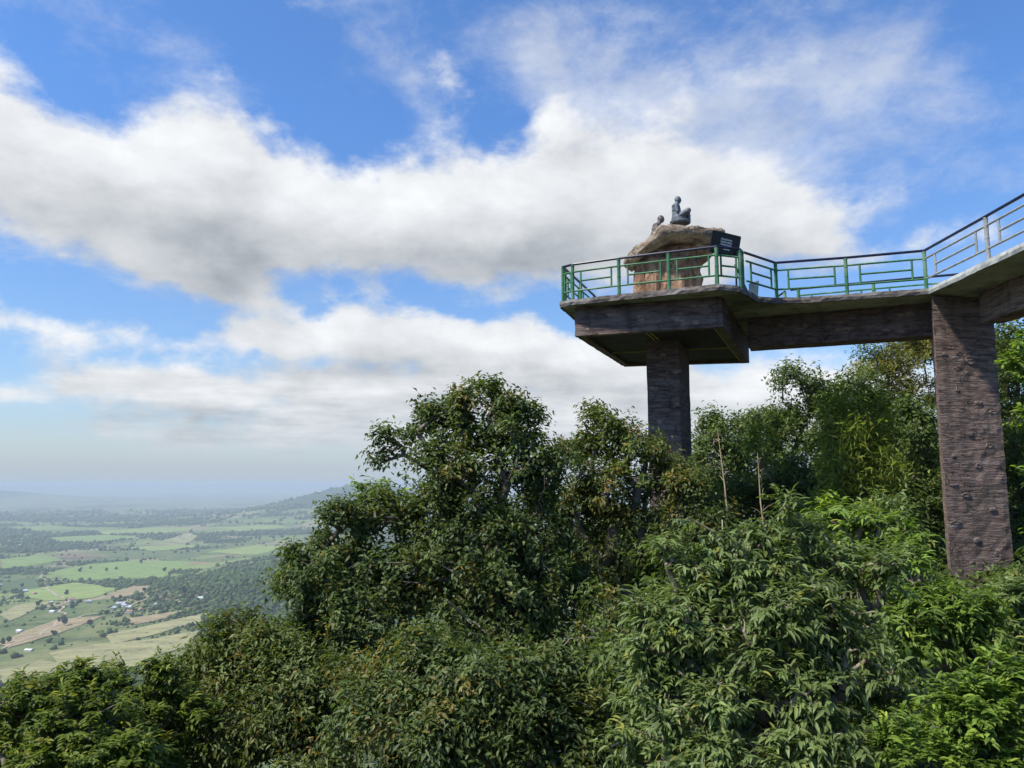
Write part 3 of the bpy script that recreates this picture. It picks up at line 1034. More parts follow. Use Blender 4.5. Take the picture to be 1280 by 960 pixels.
def plant(name, lobes, base, mat, label, cat='tree', leaf=(0.09, 0.035), per=28, spray=0.30, droop=0.4, seed=1, young=0.06, full=False,
          bark=None, up=0.4, group=None, shell=0.55, trunk_top=None, tipr=0.006, spread=1.0, rosette=False, step=0.3, young_top=0.0, dens=1.0, clump=8, puff=0.36, fan=False):
    """a tree or shrub: trunk with forking limbs and a crown of separate leaves on short twigs.
    lobes: (centre, (rx, ry, rz), number of twigs)"""
    rng = np.random.default_rng(seed)
    root = empty(name, base, 0, label=label, cat=cat, group=group)
    base = np.array(base, float)
    cs, outs = [], []
    for (c, r, n) in lobes:
        c, r = np.array(c[:], float), np.array(r)
        n = int(n * dens)
        m = max(2, int(round(n / clump)))
        pv = unit(rng.normal(0, 1, (m, 3)) + np.array([0, 0, 0.25]))
        pr = rng.uniform(0.45, 1.0, m)
        pc = c + pv * pr[:, None] * r * 0.86
        ps = r.mean() * puff * rng.uniform(0.65, 1.35, m)
        which = rng.integers(0, m, n)
        v = unit(rng.normal(0, 1, (n, 3)) + np.array([0, 0, 0.35]))
        p = pc[which] + v * (ps[which] * (0.45 + 0.55 * rng.random(n)))[:, None] * np.array([1, 1, 0.8])
        fill = rng.random(n) < 0.09
        p[fill] = c + (v * r * rng.random((n, 1)) ** 0.4)[fill]
        cs.append(p)
        outs.append(unit(v * 0.7 + pv[which] * 0.6))
    C = np.concatenate(cs)
    O = np.concatenate(outs)
    ok = C[:, 2] > ground_z(C[:, 0], C[:, 1]) + 0.05
    C, O = C[ok], O[ok]
    n = len(C)
    cen = np.array([np.array(l[0][:]) for l in lobes]).mean(0)
    if trunk_top is None:
        trunk_top = base * 0.45 + cen * 0.55
    tt = np.array(trunk_top[:], float)
    mid = (base + tt) / 2 + rng.normal(0, 0.06, 3) * np.linalg.norm(tt - base)
    rp = []
    for f in np.linspace(0, 1, 9):
        rp.append(base * (1 - f) ** 2 + 2 * mid * f * (1 - f) + tt * f * f)
    segs = skeleton(rp, C, rng, step=step, r_tip=tipr)
    p0, p1, r0, r1 = segs
    tr = tube_mesh('trunk', (p0 - base, p1 - base, r0, r1), bark or M_BARK, root)
    # leaves
    k = rng.poisson(per, n).clip(3)
    ci = np.repeat(np.arange(n), k)
    N = len(ci)
    ax = unit(O * 0.8 + np.array([0, 0, up]) + rng.normal(0, 0.35, (n, 3)))
    size = spray * rng.uniform(0.7, 1.35, n)
    tpos = rng.random(N) ** (0.45 if rosette else 0.8)
    a = ax[ci]
    pp = rng.normal(0, 1, (N, 3))
    perp = unit(pp - (pp * a).sum(1, keepdims=True) * a)
    pos = C[ci] + a * ((tpos - 0.35) * size[ci])[:, None] + perp * (rng.random(N) * 0.16 * spread * size[ci])[:, None]
    sub = rng.normal(0, 0.22 * spread, (N, 3)) * size[ci][:, None]
    pos = pos + sub
    dirs = unit(a * 0.55 + perp * 1.0 + np.array([0, 0, -droop]) + rng.normal(0, 0.25, (N, 3)))
    nr = np.array([0, 0, 1.0]) + rng.normal(0, 0.35, (N, 3)) + O[ci] * 0.35
    if fan:      # leaves in two ranks along arching twigs
        tpos = rng.random(N)
        side = unit(np.cross(a, np.array([0, 0, 1.0])) + 1e-6) * np.where(rng.random(N) < .5, -1, 1)[:, None]
        pos = C[ci] + a * ((tpos - 0.3) * size[ci])[:, None] + np.array([0, 0, -0.3]) * (tpos ** 2 * size[ci])[:, None] + rng.normal(0, 0.05, (N, 3)) * size[ci][:, None]
        dirs = unit(side * 0.75 + a * (0.35 + 0.6 * tpos[:, None]) + np.array([0, 0, -1.0]) * (droop * rng.uniform(.4, 1.3, (N, 1))) + rng.normal(0, .16, (N, 3)))
        nr = np.array([0, 0, 1.0]) + O[ci] * 0.3 + rng.normal(0, 0.22, (N, 3))
    ln = leaf[0] * rng.uniform(0.5, 1.3, N)
    wd = leaf[1] * rng.uniform(0.75, 1.2, N) * (ln / leaf[0]) ** 0.5
    ctint = rng.random(n)
    yb = (rng.random(n) < young) * rng.uniform(0.35, 1.0, n)
    if young_top:
        zz = (C[:, 2] - C[:, 2].min()) / max(np.ptp(C[:, 2]), 0.1)
        yb = np.maximum(yb, (rng.random(n) < young_top * (O[:, 2] > 0.2)) * rng.uniform(0.3, 0.9, n))
    tint = np.stack([np.clip(ctint[ci] * 0.6 + rng.random(N) * 0.5, 0, 1), np.clip(yb[ci] * (tpos > 0.35) * rng.uniform(0.4, 1.1, N) + (rng.random(N) < 0.008) * 0.8, 0, 1),
                     np.clip(0.5 + rng.normal(0, 0.17, N) + (ctint[ci] - 0.5) * 0.3, 0, 1)], -1)
    leaves_mesh('crown', pos - base, dirs, nr, ln, wd, tint, LEAF_FULL if full else LEAF_SIMPLE, mat, root)
    return root


def px_lobes(lst, y):
    """lobes from photo positions: (u, v, half-width, half-height, twigs[, depth offset])"""
    out = []
    for L in lst:
        u, v, a, b, n = L[:5]
        yy = y + (L[5] if len(L) > 5 else 0)
        c = at(u, v, y=yy)
        k = yy / 960
        out.append((c, (a * k, (a + b) / 2 * k * 0.9, b * k), n))
    return out


def ground_pt(x, y, dz=-0.1):
    return (x, y, float(ground_z(x, y)) + dz)


def build_plants():
    # ---- the tall tree in the middle
    T1 = px_lobes([
        (603, 507, 54, 32, 74), (655, 534, 38, 42, 58, .4), (562, 545, 44, 40, 54), (492, 558, 24, 30, 22, .3), (522, 527, 22, 22, 13),
        (630, 575, 68, 48, 110, -.3), (548, 605, 62, 48, 110, -.5), (685, 600, 40, 55, 80, .3),
        (480, 660, 52, 50, 110, -.4), (575, 672, 75, 58, 160, -.8), (660, 680, 60, 60, 120, -.4), (500, 730, 70, 55, 140, -.8), (610, 760, 85, 60, 170, -1.0),
        (430, 720, 55, 48, 110, -.3), (700, 760, 60, 55, 110, -.2), (590, 690, 70, 50, 110, .9), (670, 730, 60, 50, 90, .9)], 13.0)
    plant('broadleaf_tree', T1, ground_pt(0.35, 13.0), L_DARK, 'tallest dark green tree in the middle, sky showing through its ragged twiggy top', leaf=(0.098, 0.050), per=36, spray=0.30, droop=0.55,
          seed=11, young=0.04, rosette=True, puff=.31, clump=7, tipr=.0105, trunk_top=at(620, 700, y=13), young_top=.05)
    T1b = px_lobes([(418, 652, 26, 22, 34), (392, 690, 26, 26, 45), (400, 735, 44, 42, 110, -.3), (366, 745, 22, 24, 40), (440, 790, 60, 45, 110, -.5), (375, 800, 36, 34, 80)], 12.0)
    plant('broadleaf_tree', T1b, ground_pt(-2.6, 12.2), L_DARK, 'dark tree with thin twiggy top just left of the tallest tree', leaf=(0.092, 0.042), per=34, spray=0.28, tipr=.009, puff=.31, droop=0.5, seed=12,
          young=0.06, rosette=True)
    T2 = px_lobes([(748, 535, 32, 26, 50), (722, 570, 28, 34, 45), (795, 572, 50, 34, 90), (765, 610, 55, 40, 100, -.3), (835, 608, 34, 34, 60), (720, 650, 40, 45, 70),
                   (790, 665, 40, 35, 55, -.2), (745, 720, 50, 45, 90)], 15.5)
    plant('broadleaf_tree', T2, ground_pt(2.5, 15.6), L_OLIVE, 'olive green tree with pointed top standing in front of the platform pillar', leaf=(0.112, 0.048), per=36, spray=0.33, tipr=.011, puff=.31, droop=0.5, seed=13,
          young=0.06, rosette=True, young_top=.10)
    T2b = px_lobes([(868, 625, 30, 28, 60), (850, 655, 28, 30, 50), (885, 655, 22, 26, 40)], 14.0)
    plant('small_tree', T2b, ground_pt(3.3, 14.1), L_DARK, 'small dark tree with orange young leaves at the foot of the platform pillar', leaf=(0.10, 0.042), per=34, spray=0.3, seed=14, young=0.2, young_top=.15, rosette=True)
    # ---- left tree with reddish tips
    T3 = px_lobes([(295, 808, 44, 30, 110), (258, 832, 34, 28, 50), (338, 826, 45, 36, 80), (290, 850, 65, 42, 120), (370, 850, 60, 45, 110, -.3), (240, 880, 40, 40, 70),
                   (320, 905, 80, 50, 160, -.6), (420, 880, 60, 50, 110, -.5), (400, 945, 70, 40, 110, -.8), (250, 945, 70, 35, 90, -.6)], 10.0)
    plant('broadleaf_tree', T3, ground_pt(-3.1, 10.2), L_OLIVE, 'small bushy tree with rusty red leaf tips above the yellow green bushes', leaf=(0.088, 0.034), per=34, spray=0.28, droop=0.45, seed=15,
          young=0.05, young_top=.07)
    # ---- low shrubs at the bottom in the middle
    T5 = px_lobes([(520, 850, 75, 50, 150), (620, 870, 80, 60, 170, -.3), (720, 850, 65, 60, 140, .3), (470, 910, 70, 50, 140, -.2), (570, 930, 85, 45, 170, -.5), (690, 930, 85, 50, 170, -.4), (760, 790, 40, 45, 70, 1)], 8.8)
    plant('broadleaf_shrub', T5, ground_pt(-0.2, 8.9), L_DARK, 'dark shrub with yellow and orange leaves at the bottom edge below the tallest tree', 'shrub', leaf=(0.088, 0.036), per=34, spray=0.27, droop=0.5, seed=16, young=0.05,
          young_top=.10, rosette=True)
    # ---- yellow green bushes bottom left
    B1 = px_lobes([(40, 878, 56, 30, 100), (105, 880, 40, 32, 70), (20, 930, 60, 45, 130), (110, 915, 65, 45, 150, -.3), (95, 844, 12, 14, 30), (60, 960, 80, 30, 110, -.5), (150, 955, 60, 30, 90, -.6)], 8.0)
    plant('leafy_bush', B1, ground_pt(-4.3, 8.0), L_BUSH, 'bright yellow green bush filling the bottom left corner', 'bush', leaf=(0.080, 0.028), per=26, spray=0.27, dens=1.3, droop=0.6, seed=17, young=0.14, full=True, fan=True, up=.6)
    B2 = px_lobes([(160, 900, 45, 34, 90), (150, 872, 30, 24, 40), (194, 842, 14, 18, 40), (205, 872, 24, 24, 36), (215, 905, 45, 45, 100), (180, 940, 50, 40, 90, -.3), (142, 846, 10, 18, 26)], 9.0)
    plant('leafy_bush', B2, ground_pt(-3.9, 9.2), L_BUSH, 'green bush with tall leafy shoots rising against the tan fields', 'bush', leaf=(0.082, 0.027), per=24, spray=0.28, dens=1.3, droop=0.6, seed=18, young=0.08, full=True, fan=True, up=.8)
    # ---- lance leaved shrub on the right
    S1 = px_lobes([(862, 728, 42, 44, 60), (930, 706, 56, 42, 90), (1010, 688, 56, 40, 80, .3), (880, 790, 75, 60, 150, -.1), (980, 770, 85, 65, 160, -.2), (1070, 740, 65, 60, 110, .1),
                   (850, 870, 75, 60, 140, -.2), (950, 870, 85, 60, 150, -.4), (1050, 840, 80, 65, 120, -.2), (820, 945, 60, 40, 80, -.3), (920, 945, 80, 40, 100, -.5), (1030, 930, 80, 45, 110, -.5), (800, 800, 25, 40, 30), (900, 662, 60, 24, 16), (980, 645, 60, 22, 16), (835, 700, 30, 34, 12), (790, 770, 26, 60, 14)], 6.0)
    plant('lance_leaf_shrub', S1, ground_pt(2.2, 6.1), L_LANCE, 'large shrub with long drooping lance shaped leaves filling the lower right', 'shrub', bark=M_BARK_PALE, leaf=(0.080, 0.024), per=15, spray=0.26, dens=1.5, puff=.30, clump=10, droop=0.75, seed=19, young=0.03, full=True, fan=True,
          tipr=0.0062, step=.2, up=.5)
    S1b = px_lobes([(1110, 672, 45, 34, 60, .8), (1060, 652, 40, 30, 50, .8), (1192, 766, 46, 26, 70), (1150, 770, 50, 45, 80), (1215, 782, 34, 30, 50), (1118, 712, 42, 36, 60, .4), (1190, 800, 50, 40, 60)], 7.0)
    plant('lance_leaf_shrub', S1b, ground_pt(3.9, 7.2), L_BRIGHT, 'fresh green shrub with drooping leaves in front of the wide brown pillar', 'shrub', leaf=(0.090, 0.029), per=15, spray=0.28, dens=1.6, droop=0.6, seed=20, young=0.04, full=True, fan=True, tipr=0.006, step=.22, up=.6)
    S2 = px_lobes([(1210, 890, 50, 40, 90), (1255, 870, 40, 45, 80), (1180, 935, 45, 35, 80), (1240, 945, 55, 35, 110), (1130, 930, 30, 40, 36)], 5.2)
    plant('leafy_bush', S2, ground_pt(3.0, 5.3), L_BRIGHT, 'bright green small leaved bush in the bottom right corner', 'bush', leaf=(0.056, 0.024), per=26, dens=1.3, spray=0.2, droop=0.3, seed=21, young=0.06, full=True, fan=True, tipr=.003, step=.15, up=.7)
    S3 = px_lobes([(1262, 800, 34, 40, 60), (1240, 830, 40, 30, 60), (1275, 750, 20, 40, 34)], 8.5)
    plant('leafy_bush', S3, ground_pt(5.5, 8.6), L_LANCE, 'mid green bush at the right edge below the wide brown pillar', 'bush', leaf=(0.10, 0.036), per=22, spray=0.28, droop=0.5, seed=22, full=True, fan=True)
    # ---- right edge, lime leaves hanging beside the wide pillar
    V1 = px_lobes([(1280, 425, 14, 18, 12), (1276, 455, 20, 20, 24), (1282, 490, 16, 22, 16), (1286, 525, 9, 26, 12), (1290, 600, 9, 40, 14), (1300, 460, 20, 40, 24), (1288, 660, 8, 26, 8)], 11.0)
    plant('small_tree', V1, ground_pt(8.2, 11.0), L_BRIGHT, 'lime green leaves hanging at the right edge beside the wide brown pillar', 'tree', leaf=(0.105, 0.060), per=11, spray=0.26, droop=0.6, seed=23, young=0.3, full=True, fan=True, trunk_top=at(1310, 500, y=11))
    # ---- pale spray behind the tall tree
    W1 = px_lobes([(455, 606, 16, 8, 16), (478, 612, 14, 12, 14), (500, 625, 14, 10, 10)], 14.5)
    plant('small_tree', W1, ground_pt(-1.4, 14.7), L_BRIGHT, 'pale green sapling spray poking out left of the tallest tree', leaf=(0.11, 0.045), per=14, spray=0.26, seed=24, young=0.5, full=True, fan=True)
    # ---- understory on the slope under the trees
    U1 = px_lobes([(560, 830, 130, 60, 130), (700, 820, 90, 60, 90), (420, 850, 100, 60, 90), (800, 740, 70, 70, 110), (860, 700, 60, 50, 80), (610, 720, 90, 50, 110), (740, 680, 60, 40, 80), (775, 690, 50, 50, 120, 2), (790, 745, 50, 50, 110, 2)], 16.5)
    plant('undergrowth_shrub', U1, ground_pt(1.0, 16.5), L_BACK, 'shaded undergrowth shrub seen through gaps behind the tallest tree', 'shrub', leaf=(0.15, 0.07), per=30, spray=0.5, seed=25, young=0.02)
    U2 = px_lobes([(835, 790, 40, 60, 60), (800, 860, 50, 60, 70), (1180, 850, 60, 50, 60), (1100, 900, 60, 60, 60), (1000, 960, 120, 30, 80)], 8.6)
    plant('undergrowth_shrub', U2, ground_pt(3.2, 8.7), L_BACK, 'shaded shrub behind the large lance leaved shrub', 'shrub', leaf=(0.11, 0.05), per=26, spray=0.34, seed=26, young=0.03)
    # ---- woods behind the platform
    G = [
        ('evergreen_tree', [(905, 545, 38, 30, 80), (880, 585, 28, 40, 50), (930, 580, 40, 40, 90), (900, 620, 40, 30, 50)], 36, L_BACK, 'dark evergreen beside the platform pillar, nearest to it on the far hillside', 31, .02),
        ('evergreen_tree', [(1000, 492, 38, 34, 90), (965, 530, 42, 36, 90), (1020, 530, 45, 40, 100), (985, 570, 45, 35, 80)], 38, L_BACK, 'tall dark evergreen with rounded top between the two pillars', 32, .03),
        ('evergreen_tree', [(1060, 500, 40, 34, 80), (1090, 540, 45, 45, 110), (1045, 560, 40, 45, 90), (1125, 580, 45, 50, 110)], 34, L_BACK, 'broad dark evergreen behind the bamboo clump', 33, .03),
        ('spreading_tree', [(1135, 448, 46, 24, 130), (1100, 470, 34, 22, 80), (1165, 436, 30, 22, 80), (1150, 490, 40, 26, 70), (1110, 500, 40, 20, 50)], 46, L_GOLD, 'tall spreading tree with golden green crown left of the wide pillar', 34, .35),
        ('evergreen_tree', [(1150, 540, 40, 40, 90), (1160, 610, 40, 50, 110), (1110, 640, 50, 40, 90)], 30, L_BACK, 'dark tree hugging the left side of the wide pillar', 35, .03),
        ('evergreen_tree', [(1262, 440, 40, 40, 100), (1265, 520, 40, 60, 120), (1270, 620, 40, 70, 120)], 36, L_BACK, 'tall dark tree on the slope far behind the right walkway', 36, .05),
        ('understory_tree', [(935, 640, 60, 30, 90), (1000, 620, 60, 40, 100), (880, 650, 40, 40, 70), (1060, 640, 50, 40, 80)], 28, L_BACK, 'low shaded understory tree below the dark evergreens', 37, .06),
        ('small_tree', [(938, 560, 10, 16, 9), (1080, 632, 40, 24, 34), (1020, 640, 30, 18, 20)], 25, L_BRIGHT, 'light green young tree in front of the shaded understory', 38, .2),
    ]
    for (nm, lst, y, mat, lab, sd, yg) in G:
        lob = px_lobes(lst, y)
        cx = np.mean([l[0].x for l in lob])
        plant(nm, lob, ground_pt(float(cx), y + 0.4), mat, lab, leaf=(0.20, 0.105), per=34, spray=0.75, droop=0.3, seed=sd, young=yg, tipr=0.012, step=0.7,
              bark=M_BARK_PALE if nm == 'spreading_tree' else None)
    H = [
        ('lance_leaf_shrub', [(1205, 790, 50, 26, 60), (1125, 722, 32, 32, 60), (1275, 750, 24, 30, 50), (1110, 660, 40, 34, 50), (1230, 770, 60, 40, 80)], 13.0, L_LANCE, 'mid green shrub growing around the foot of the wide brown pillar', 51, .03, 'shrub', (.13, .05)),
        ('evergreen_tree', [(1262, 470, 34, 50, 80), (1268, 560, 34, 60, 110), (1270, 650, 34, 60, 110), (1290, 420, 40, 50, 60)], 26.0, L_BACK, 'dark shaded tree filling the gap right of the wide brown pillar', 52, .03, 'tree', (.17, .085)),
        ('evergreen_tree', [(950, 560, 60, 40, 90), (1000, 600, 60, 40, 90), (910, 610, 50, 40, 70), (940, 645, 60, 36, 90), (880, 650, 40, 36, 60), (1020, 645, 60, 36, 80)], 52.0, L_BACK, 'distant evergreen on the hill behind the rounded dark evergreen', 53, .03, 'tree', (.3, .16)),
        ('evergreen_tree', [(1060, 520, 50, 40, 80), (1110, 540, 50, 40, 80), (1080, 590, 60, 40, 90), (1150, 580, 50, 50, 90)], 50.0, L_BACK, 'distant evergreen on the hill below the golden green crown', 54, .05, 'tree', (.3, .16)),
    ]
    for (nm, lst, y, mat, lab, sd, yg, ct, lf) in H:
        lob = px_lobes(lst, y)
        cx = np.mean([l[0].x for l in lob])
        plant(nm, lob, ground_pt(float(cx), y + 0.3), mat, lab, ct, leaf=lf, per=30, spray=lf[0] * 3.2, droop=0.4, seed=sd, young=yg, tipr=0.01, step=0.5)
    # wisps of leaves against the sky
    lob = px_lobes([(1083, 438, 12, 4, 9), (1070, 446, 10, 4, 6), (1098, 446, 10, 5, 6)], 44)
    plant('slender_tree', lob, ground_pt(float(lob[0][0].x) + 1, 44.5), L_BACK, 'slender tree with flat leafy sprays against the sky beside the golden green crown', leaf=(0.2, 0.09), per=20, spray=0.7, seed=39, tipr=.012, step=.7)

    build_undergrowth()
    build_bamboo()
    build_dry_stems()


def build_undergrowth():
    """low leafy ground cover on the slope around and behind the pillars"""
    rng = np.random.default_rng(91)
    n = 15000
    a = np.radians(rng.uniform(-42, 42, n))
    r = 7 + 60 * rng.random(n) ** 0.75
    x, y = r * np.sin(a), r * np.cos(a)
    z = ground_z(x, y)
    k = 16
    ci = np.repeat(np.arange(n), k)
    N = len(ci)
    sz = 0.5 + r / 45
    h = sz * (0.2 + 0.8 * fbm(x / 2.5, y / 2.5, 70))
    pos = np.stack([x, y, z], -1)[ci] + rng.normal(0, .35, (N, 3)) * sz[ci][:, None] * np.array([1, 1, 0]) + np.array([0, 0, 1.0]) * (rng.random(N) * h[ci])[:, None]
    dirs = rng.normal(0, 1, (N, 3)) * np.array([1, 1, .5]) + np.array([0, 0, -.1])
    nr = np.array([0, 0, 1.0]) + rng.normal(0, .4, (N, 3))
    ct = rng.random(n)
    tint = np.stack([np.clip(ct[ci] * .6 + rng.random(N) * .4, 0, 1), (rng.random(N) < .03) * .7, np.clip(.5 + rng.normal(0, .18, N), 0, 1)], -1)
    ln = (.10 + r / 260)[ci] * rng.uniform(.7, 1.3, N)
    o = leaves_mesh('undergrowth', pos, dirs, nr, ln, ln * .5, tint, LEAF_SIMPLE, L_BACK, None)
    tag(o, kind='stuff')


def build_bamboo():
    rng = np.random.default_rng(77)
    b = np.array(ground_pt(10.2, 24.5))
    root = empty('bamboo_clump', b, 0, label='feathery light green bamboo clump left of the wide brown pillar', cat='bamboo')
    segs0, segs1, r0, r1 = [], [], [], []
    P, D = [], []
    for k in range(34):
        u, v = rng.uniform(1036, 1120), rng.uniform(492, 620)
        tip = np.array(at(u, v, y=24.5 + rng.uniform(-1.2, 1.2))[:])
        foot = b + np.array([rng.normal(0, .35), rng.normal(0, .35), 0])
        mid = (foot + tip) / 2 + np.array([(b[0] - tip[0]) * .25, 0, 1.1])
        prev = None
        for f in np.linspace(0, 1, 16):
            p = foot * (1 - f) ** 2 + 2 * mid * f * (1 - f) + tip * f * f
            if prev is not None:
                segs0.append(prev - b)
                segs1.append(p - b)
                r0.append(0.022 * (1 - f) + 0.004)
                r1.append(0.022 * (1 - f) + 0.003)
            if f > 0.35:
                P.append(p)
                D.append(unit(p - prev))
            prev = p
    tube_mesh('culm', (np.array(segs0), np.array(segs1), np.array(r0), np.array(r1)), M_BARK_PALE, root)
    P, D = np.array(P), np.array(D)
    n = len(P)
    k = 42
    ci = np.repeat(np.arange(n), k)
    N = len(ci)
    pos = P[ci] + rng.normal(0, 0.22, (N, 3)) * np.array([1, 1, .8]) - b
    dirs = unit(D[ci] * 0.5 + rng.normal(0, .6, (N, 3)) + np.array([0, 0, -.55]))
    nr = np.array([0, 0, 1.0]) + rng.normal(0, .5, (N, 3))
    ct = rng.random(n)
    tint = np.stack([np.clip(ct[ci] * .5 + rng.random(N) * .5, 0, 1), (rng.random(N) < .08) * rng.uniform(.3, .9, N), np.clip(.5 + rng.normal(0, .18, N), 0, 1)], -1)
    leaves_mesh('foliage', pos, dirs, nr, rng.uniform(.18, .36, N), rng.uniform(.030, .048, N), tint, LEAF_SIMPLE, L_BAMBOO, root)


def build_dry_stems():
    for (u0, v0, u1, v1, y, sd, lab) in [(898, 536, 914, 650, 22.5, 1, 'tall dry straw coloured stem with withered twigs near the platform pillar'),
                                         (949, 566, 954, 648, 22.5, 2, 'thin dry straw coloured stem standing right of the taller dry stem')]:
        rng = random.Random(sd)
        top = at(u0, v0, y=y)
        bot = at(u1, v1, y=y)
        foot = Vector(ground_pt(bot.x + 0.1, y))
        root = empty('dry_stem', foot, 0, label=lab, cat='dead plant')
        pts = [foot - foot]
        for f in (0.25, .5, .75, 1):
            p = foot.lerp(top, f) + Vector((rng.uniform(-.06, .06), 0, 0))
            pts.append(p - foot)
        b = MB().tube(pts, [.050, .046, .036, .022, .008], 6)
        for i in range(26):
            f = rng.uniform(.35, .98)
            p = (top - foot) * f
            a = rng.uniform(0, 6.28)
            l = rng.uniform(.15, .7) * (1.2 - f)
            b.tube([p, p + Vector((math.cos(a) * l * .5, math.sin(a) * l * .5, l * .5)), p + Vector((math.cos(a) * l, math.sin(a) * l, l * .7))], [.01, .007, .003], 4)
        b.build('stalk', M_DRY, root)


# ------------------------------------------------------------------ viewing platform
K = 0.9167


def S(x, y, z=0.0):
    return Vector((x * K, y * K, z * K))


DECK = 6.0      # before scaling
SLAB = 5.83


def outline_pts(pts, step, jit, seed):
    rng = random.Random(seed)
    out = []
    n = len(pts)
    for i in range(n):
        a, b = Vector(pts[i]), Vector(pts[(i + 1) % n])
        m = max(1, int((b - a).length / step))
        for s in range(m):
            p = a.lerp(b, s / m)
            nrm = Vector((b.y - a.y, a.x - b.x)).normalized()
            out.append(p + nrm * rng.uniform(-jit, jit))
    return out


def rough_box(name, corners, z0, z1, mat, parent, seed, step=0.35, jit=0.025, caps=True):
    """prism on a quad footprint whose faces are cut small and roughened"""
    ring = outline_pts(corners, step, jit, seed)
    n = len(ring)
    nz = max(2, int((z1 - z0) / step) + 1)
    rng = random.Random(seed + 1)
    b = MB()
    cx = sum(p[0] for p in corners) / len(corners)
    cy = sum(p[1] for p in corners) / len(corners)
    vs, fs = [], []
    for k in range(nz + 1):
        z = z0 + (z1 - z0) * k / nz
        for p in ring:
            d = Vector((p.x - cx, p.y - cy)).normalized() * rng.uniform(-jit, jit)
            vs.append(S(p.x + d.x, p.y + d.y, z))
    for k in range(nz):
        for i in range(n):
            j = (i + 1) % n
            fs.append((k * n + i, k * n + j, (k + 1) * n + j, (k + 1) * n + i))
    if caps:
        fs.append(tuple(reversed(range(n))))
        fs.append(tuple(nz * n + i for i in range(n)))
    b.add(vs, fs)
    o = b.build(name, mat, parent)
    return o


def knots(parent, p, du, dv, w, h, n, seed, name='knots'):
    """raised knots of imitation bark on a face: origin p, axes du (across) and dv (up), all scaled"""
    rng = random.Random(seed)
    b = MB()
    nrm = du.cross(dv).normalized()
    for i in range(n):
        c = p + du * (.09 + .82 * ((i * .618 + rng.uniform(-.12, .12)) % 1)) * w + dv * (.03 + .94 * (i + rng.uniform(.1, .9)) / n if h > w else .14 + .72 * ((i * .381 + rng.uniform(-.1, .1)) % 1)) * h + nrm * 0.002
        a, e = rng.uniform(.06, .17), rng.uniform(.035, .075)
        m = 14
        prof = [(1.25, -.03), (1.0, .003), (.78, .008), (.6, -.002), (.0, .003)] if i % 2 else [(1.3, -.03), (1.0, .001), (.6, .005), (0, .005)]
        vs, fs = [], []
        ph = [rng.uniform(.65, 1.3) for _ in range(m)]
        for (rr, hh) in prof[:-1]:
            for k in range(m):
                t = 2 * math.pi * k / m
                vs.append(c + du * math.cos(t) * a * rr * ph[k] + dv * math.sin(t) * e * rr * ph[k] + nrm * hh)
        vs.append(c + nrm * prof[-1][1])
        for r_ in range(len(prof) - 2):
            for k in range(m):
                k2 = (k + 1) % m
                fs.append((r_ * m + k, r_ * m + k2, (r_ + 1) * m + k2, (r_ + 1) * m + k))
        for k in range(m):
            fs.append(((len(prof) - 2) * m + k, (len(prof) - 2) * m + (k + 1) % m, len(vs) - 1))
        b.add(vs, fs)
    t = bpy.data.meshes.new(name)
    t.from_pydata(b.v, [], b.f)
    bm = bmesh.new()
    bm.from_mesh(parent.data)
    k0 = len(bm.faces)
    bm.from_mesh(t)
    bm.faces.ensure_lookup_table()
    for f in bm.faces[k0:]:
        f.material_index = 1
        f.smooth = True
    bm.to_mesh(parent.data)
    bm.free()
    bpy.data.meshes.remove(t)
    parent.data.materials.append(M_KNOT)


DECK_OUT = [(1.62, 25.15), (1.93, 24.80), (4.07, 23.83), (6.27, 22.80), (6.95, 23.0), (7.45, 23.62), (7.95, 24.35), (8.6, 24.55), (9.41, 24.50), (12.95, 23.33),
            (12.88, 18.7), (12.8, 9.0), (15.8, 9.0), (15.9, 26.2), (10.6, 28.4), (10.5, 31.4), (9.7, 32.2), (4.9, 33.4), (4.2, 32.9)]


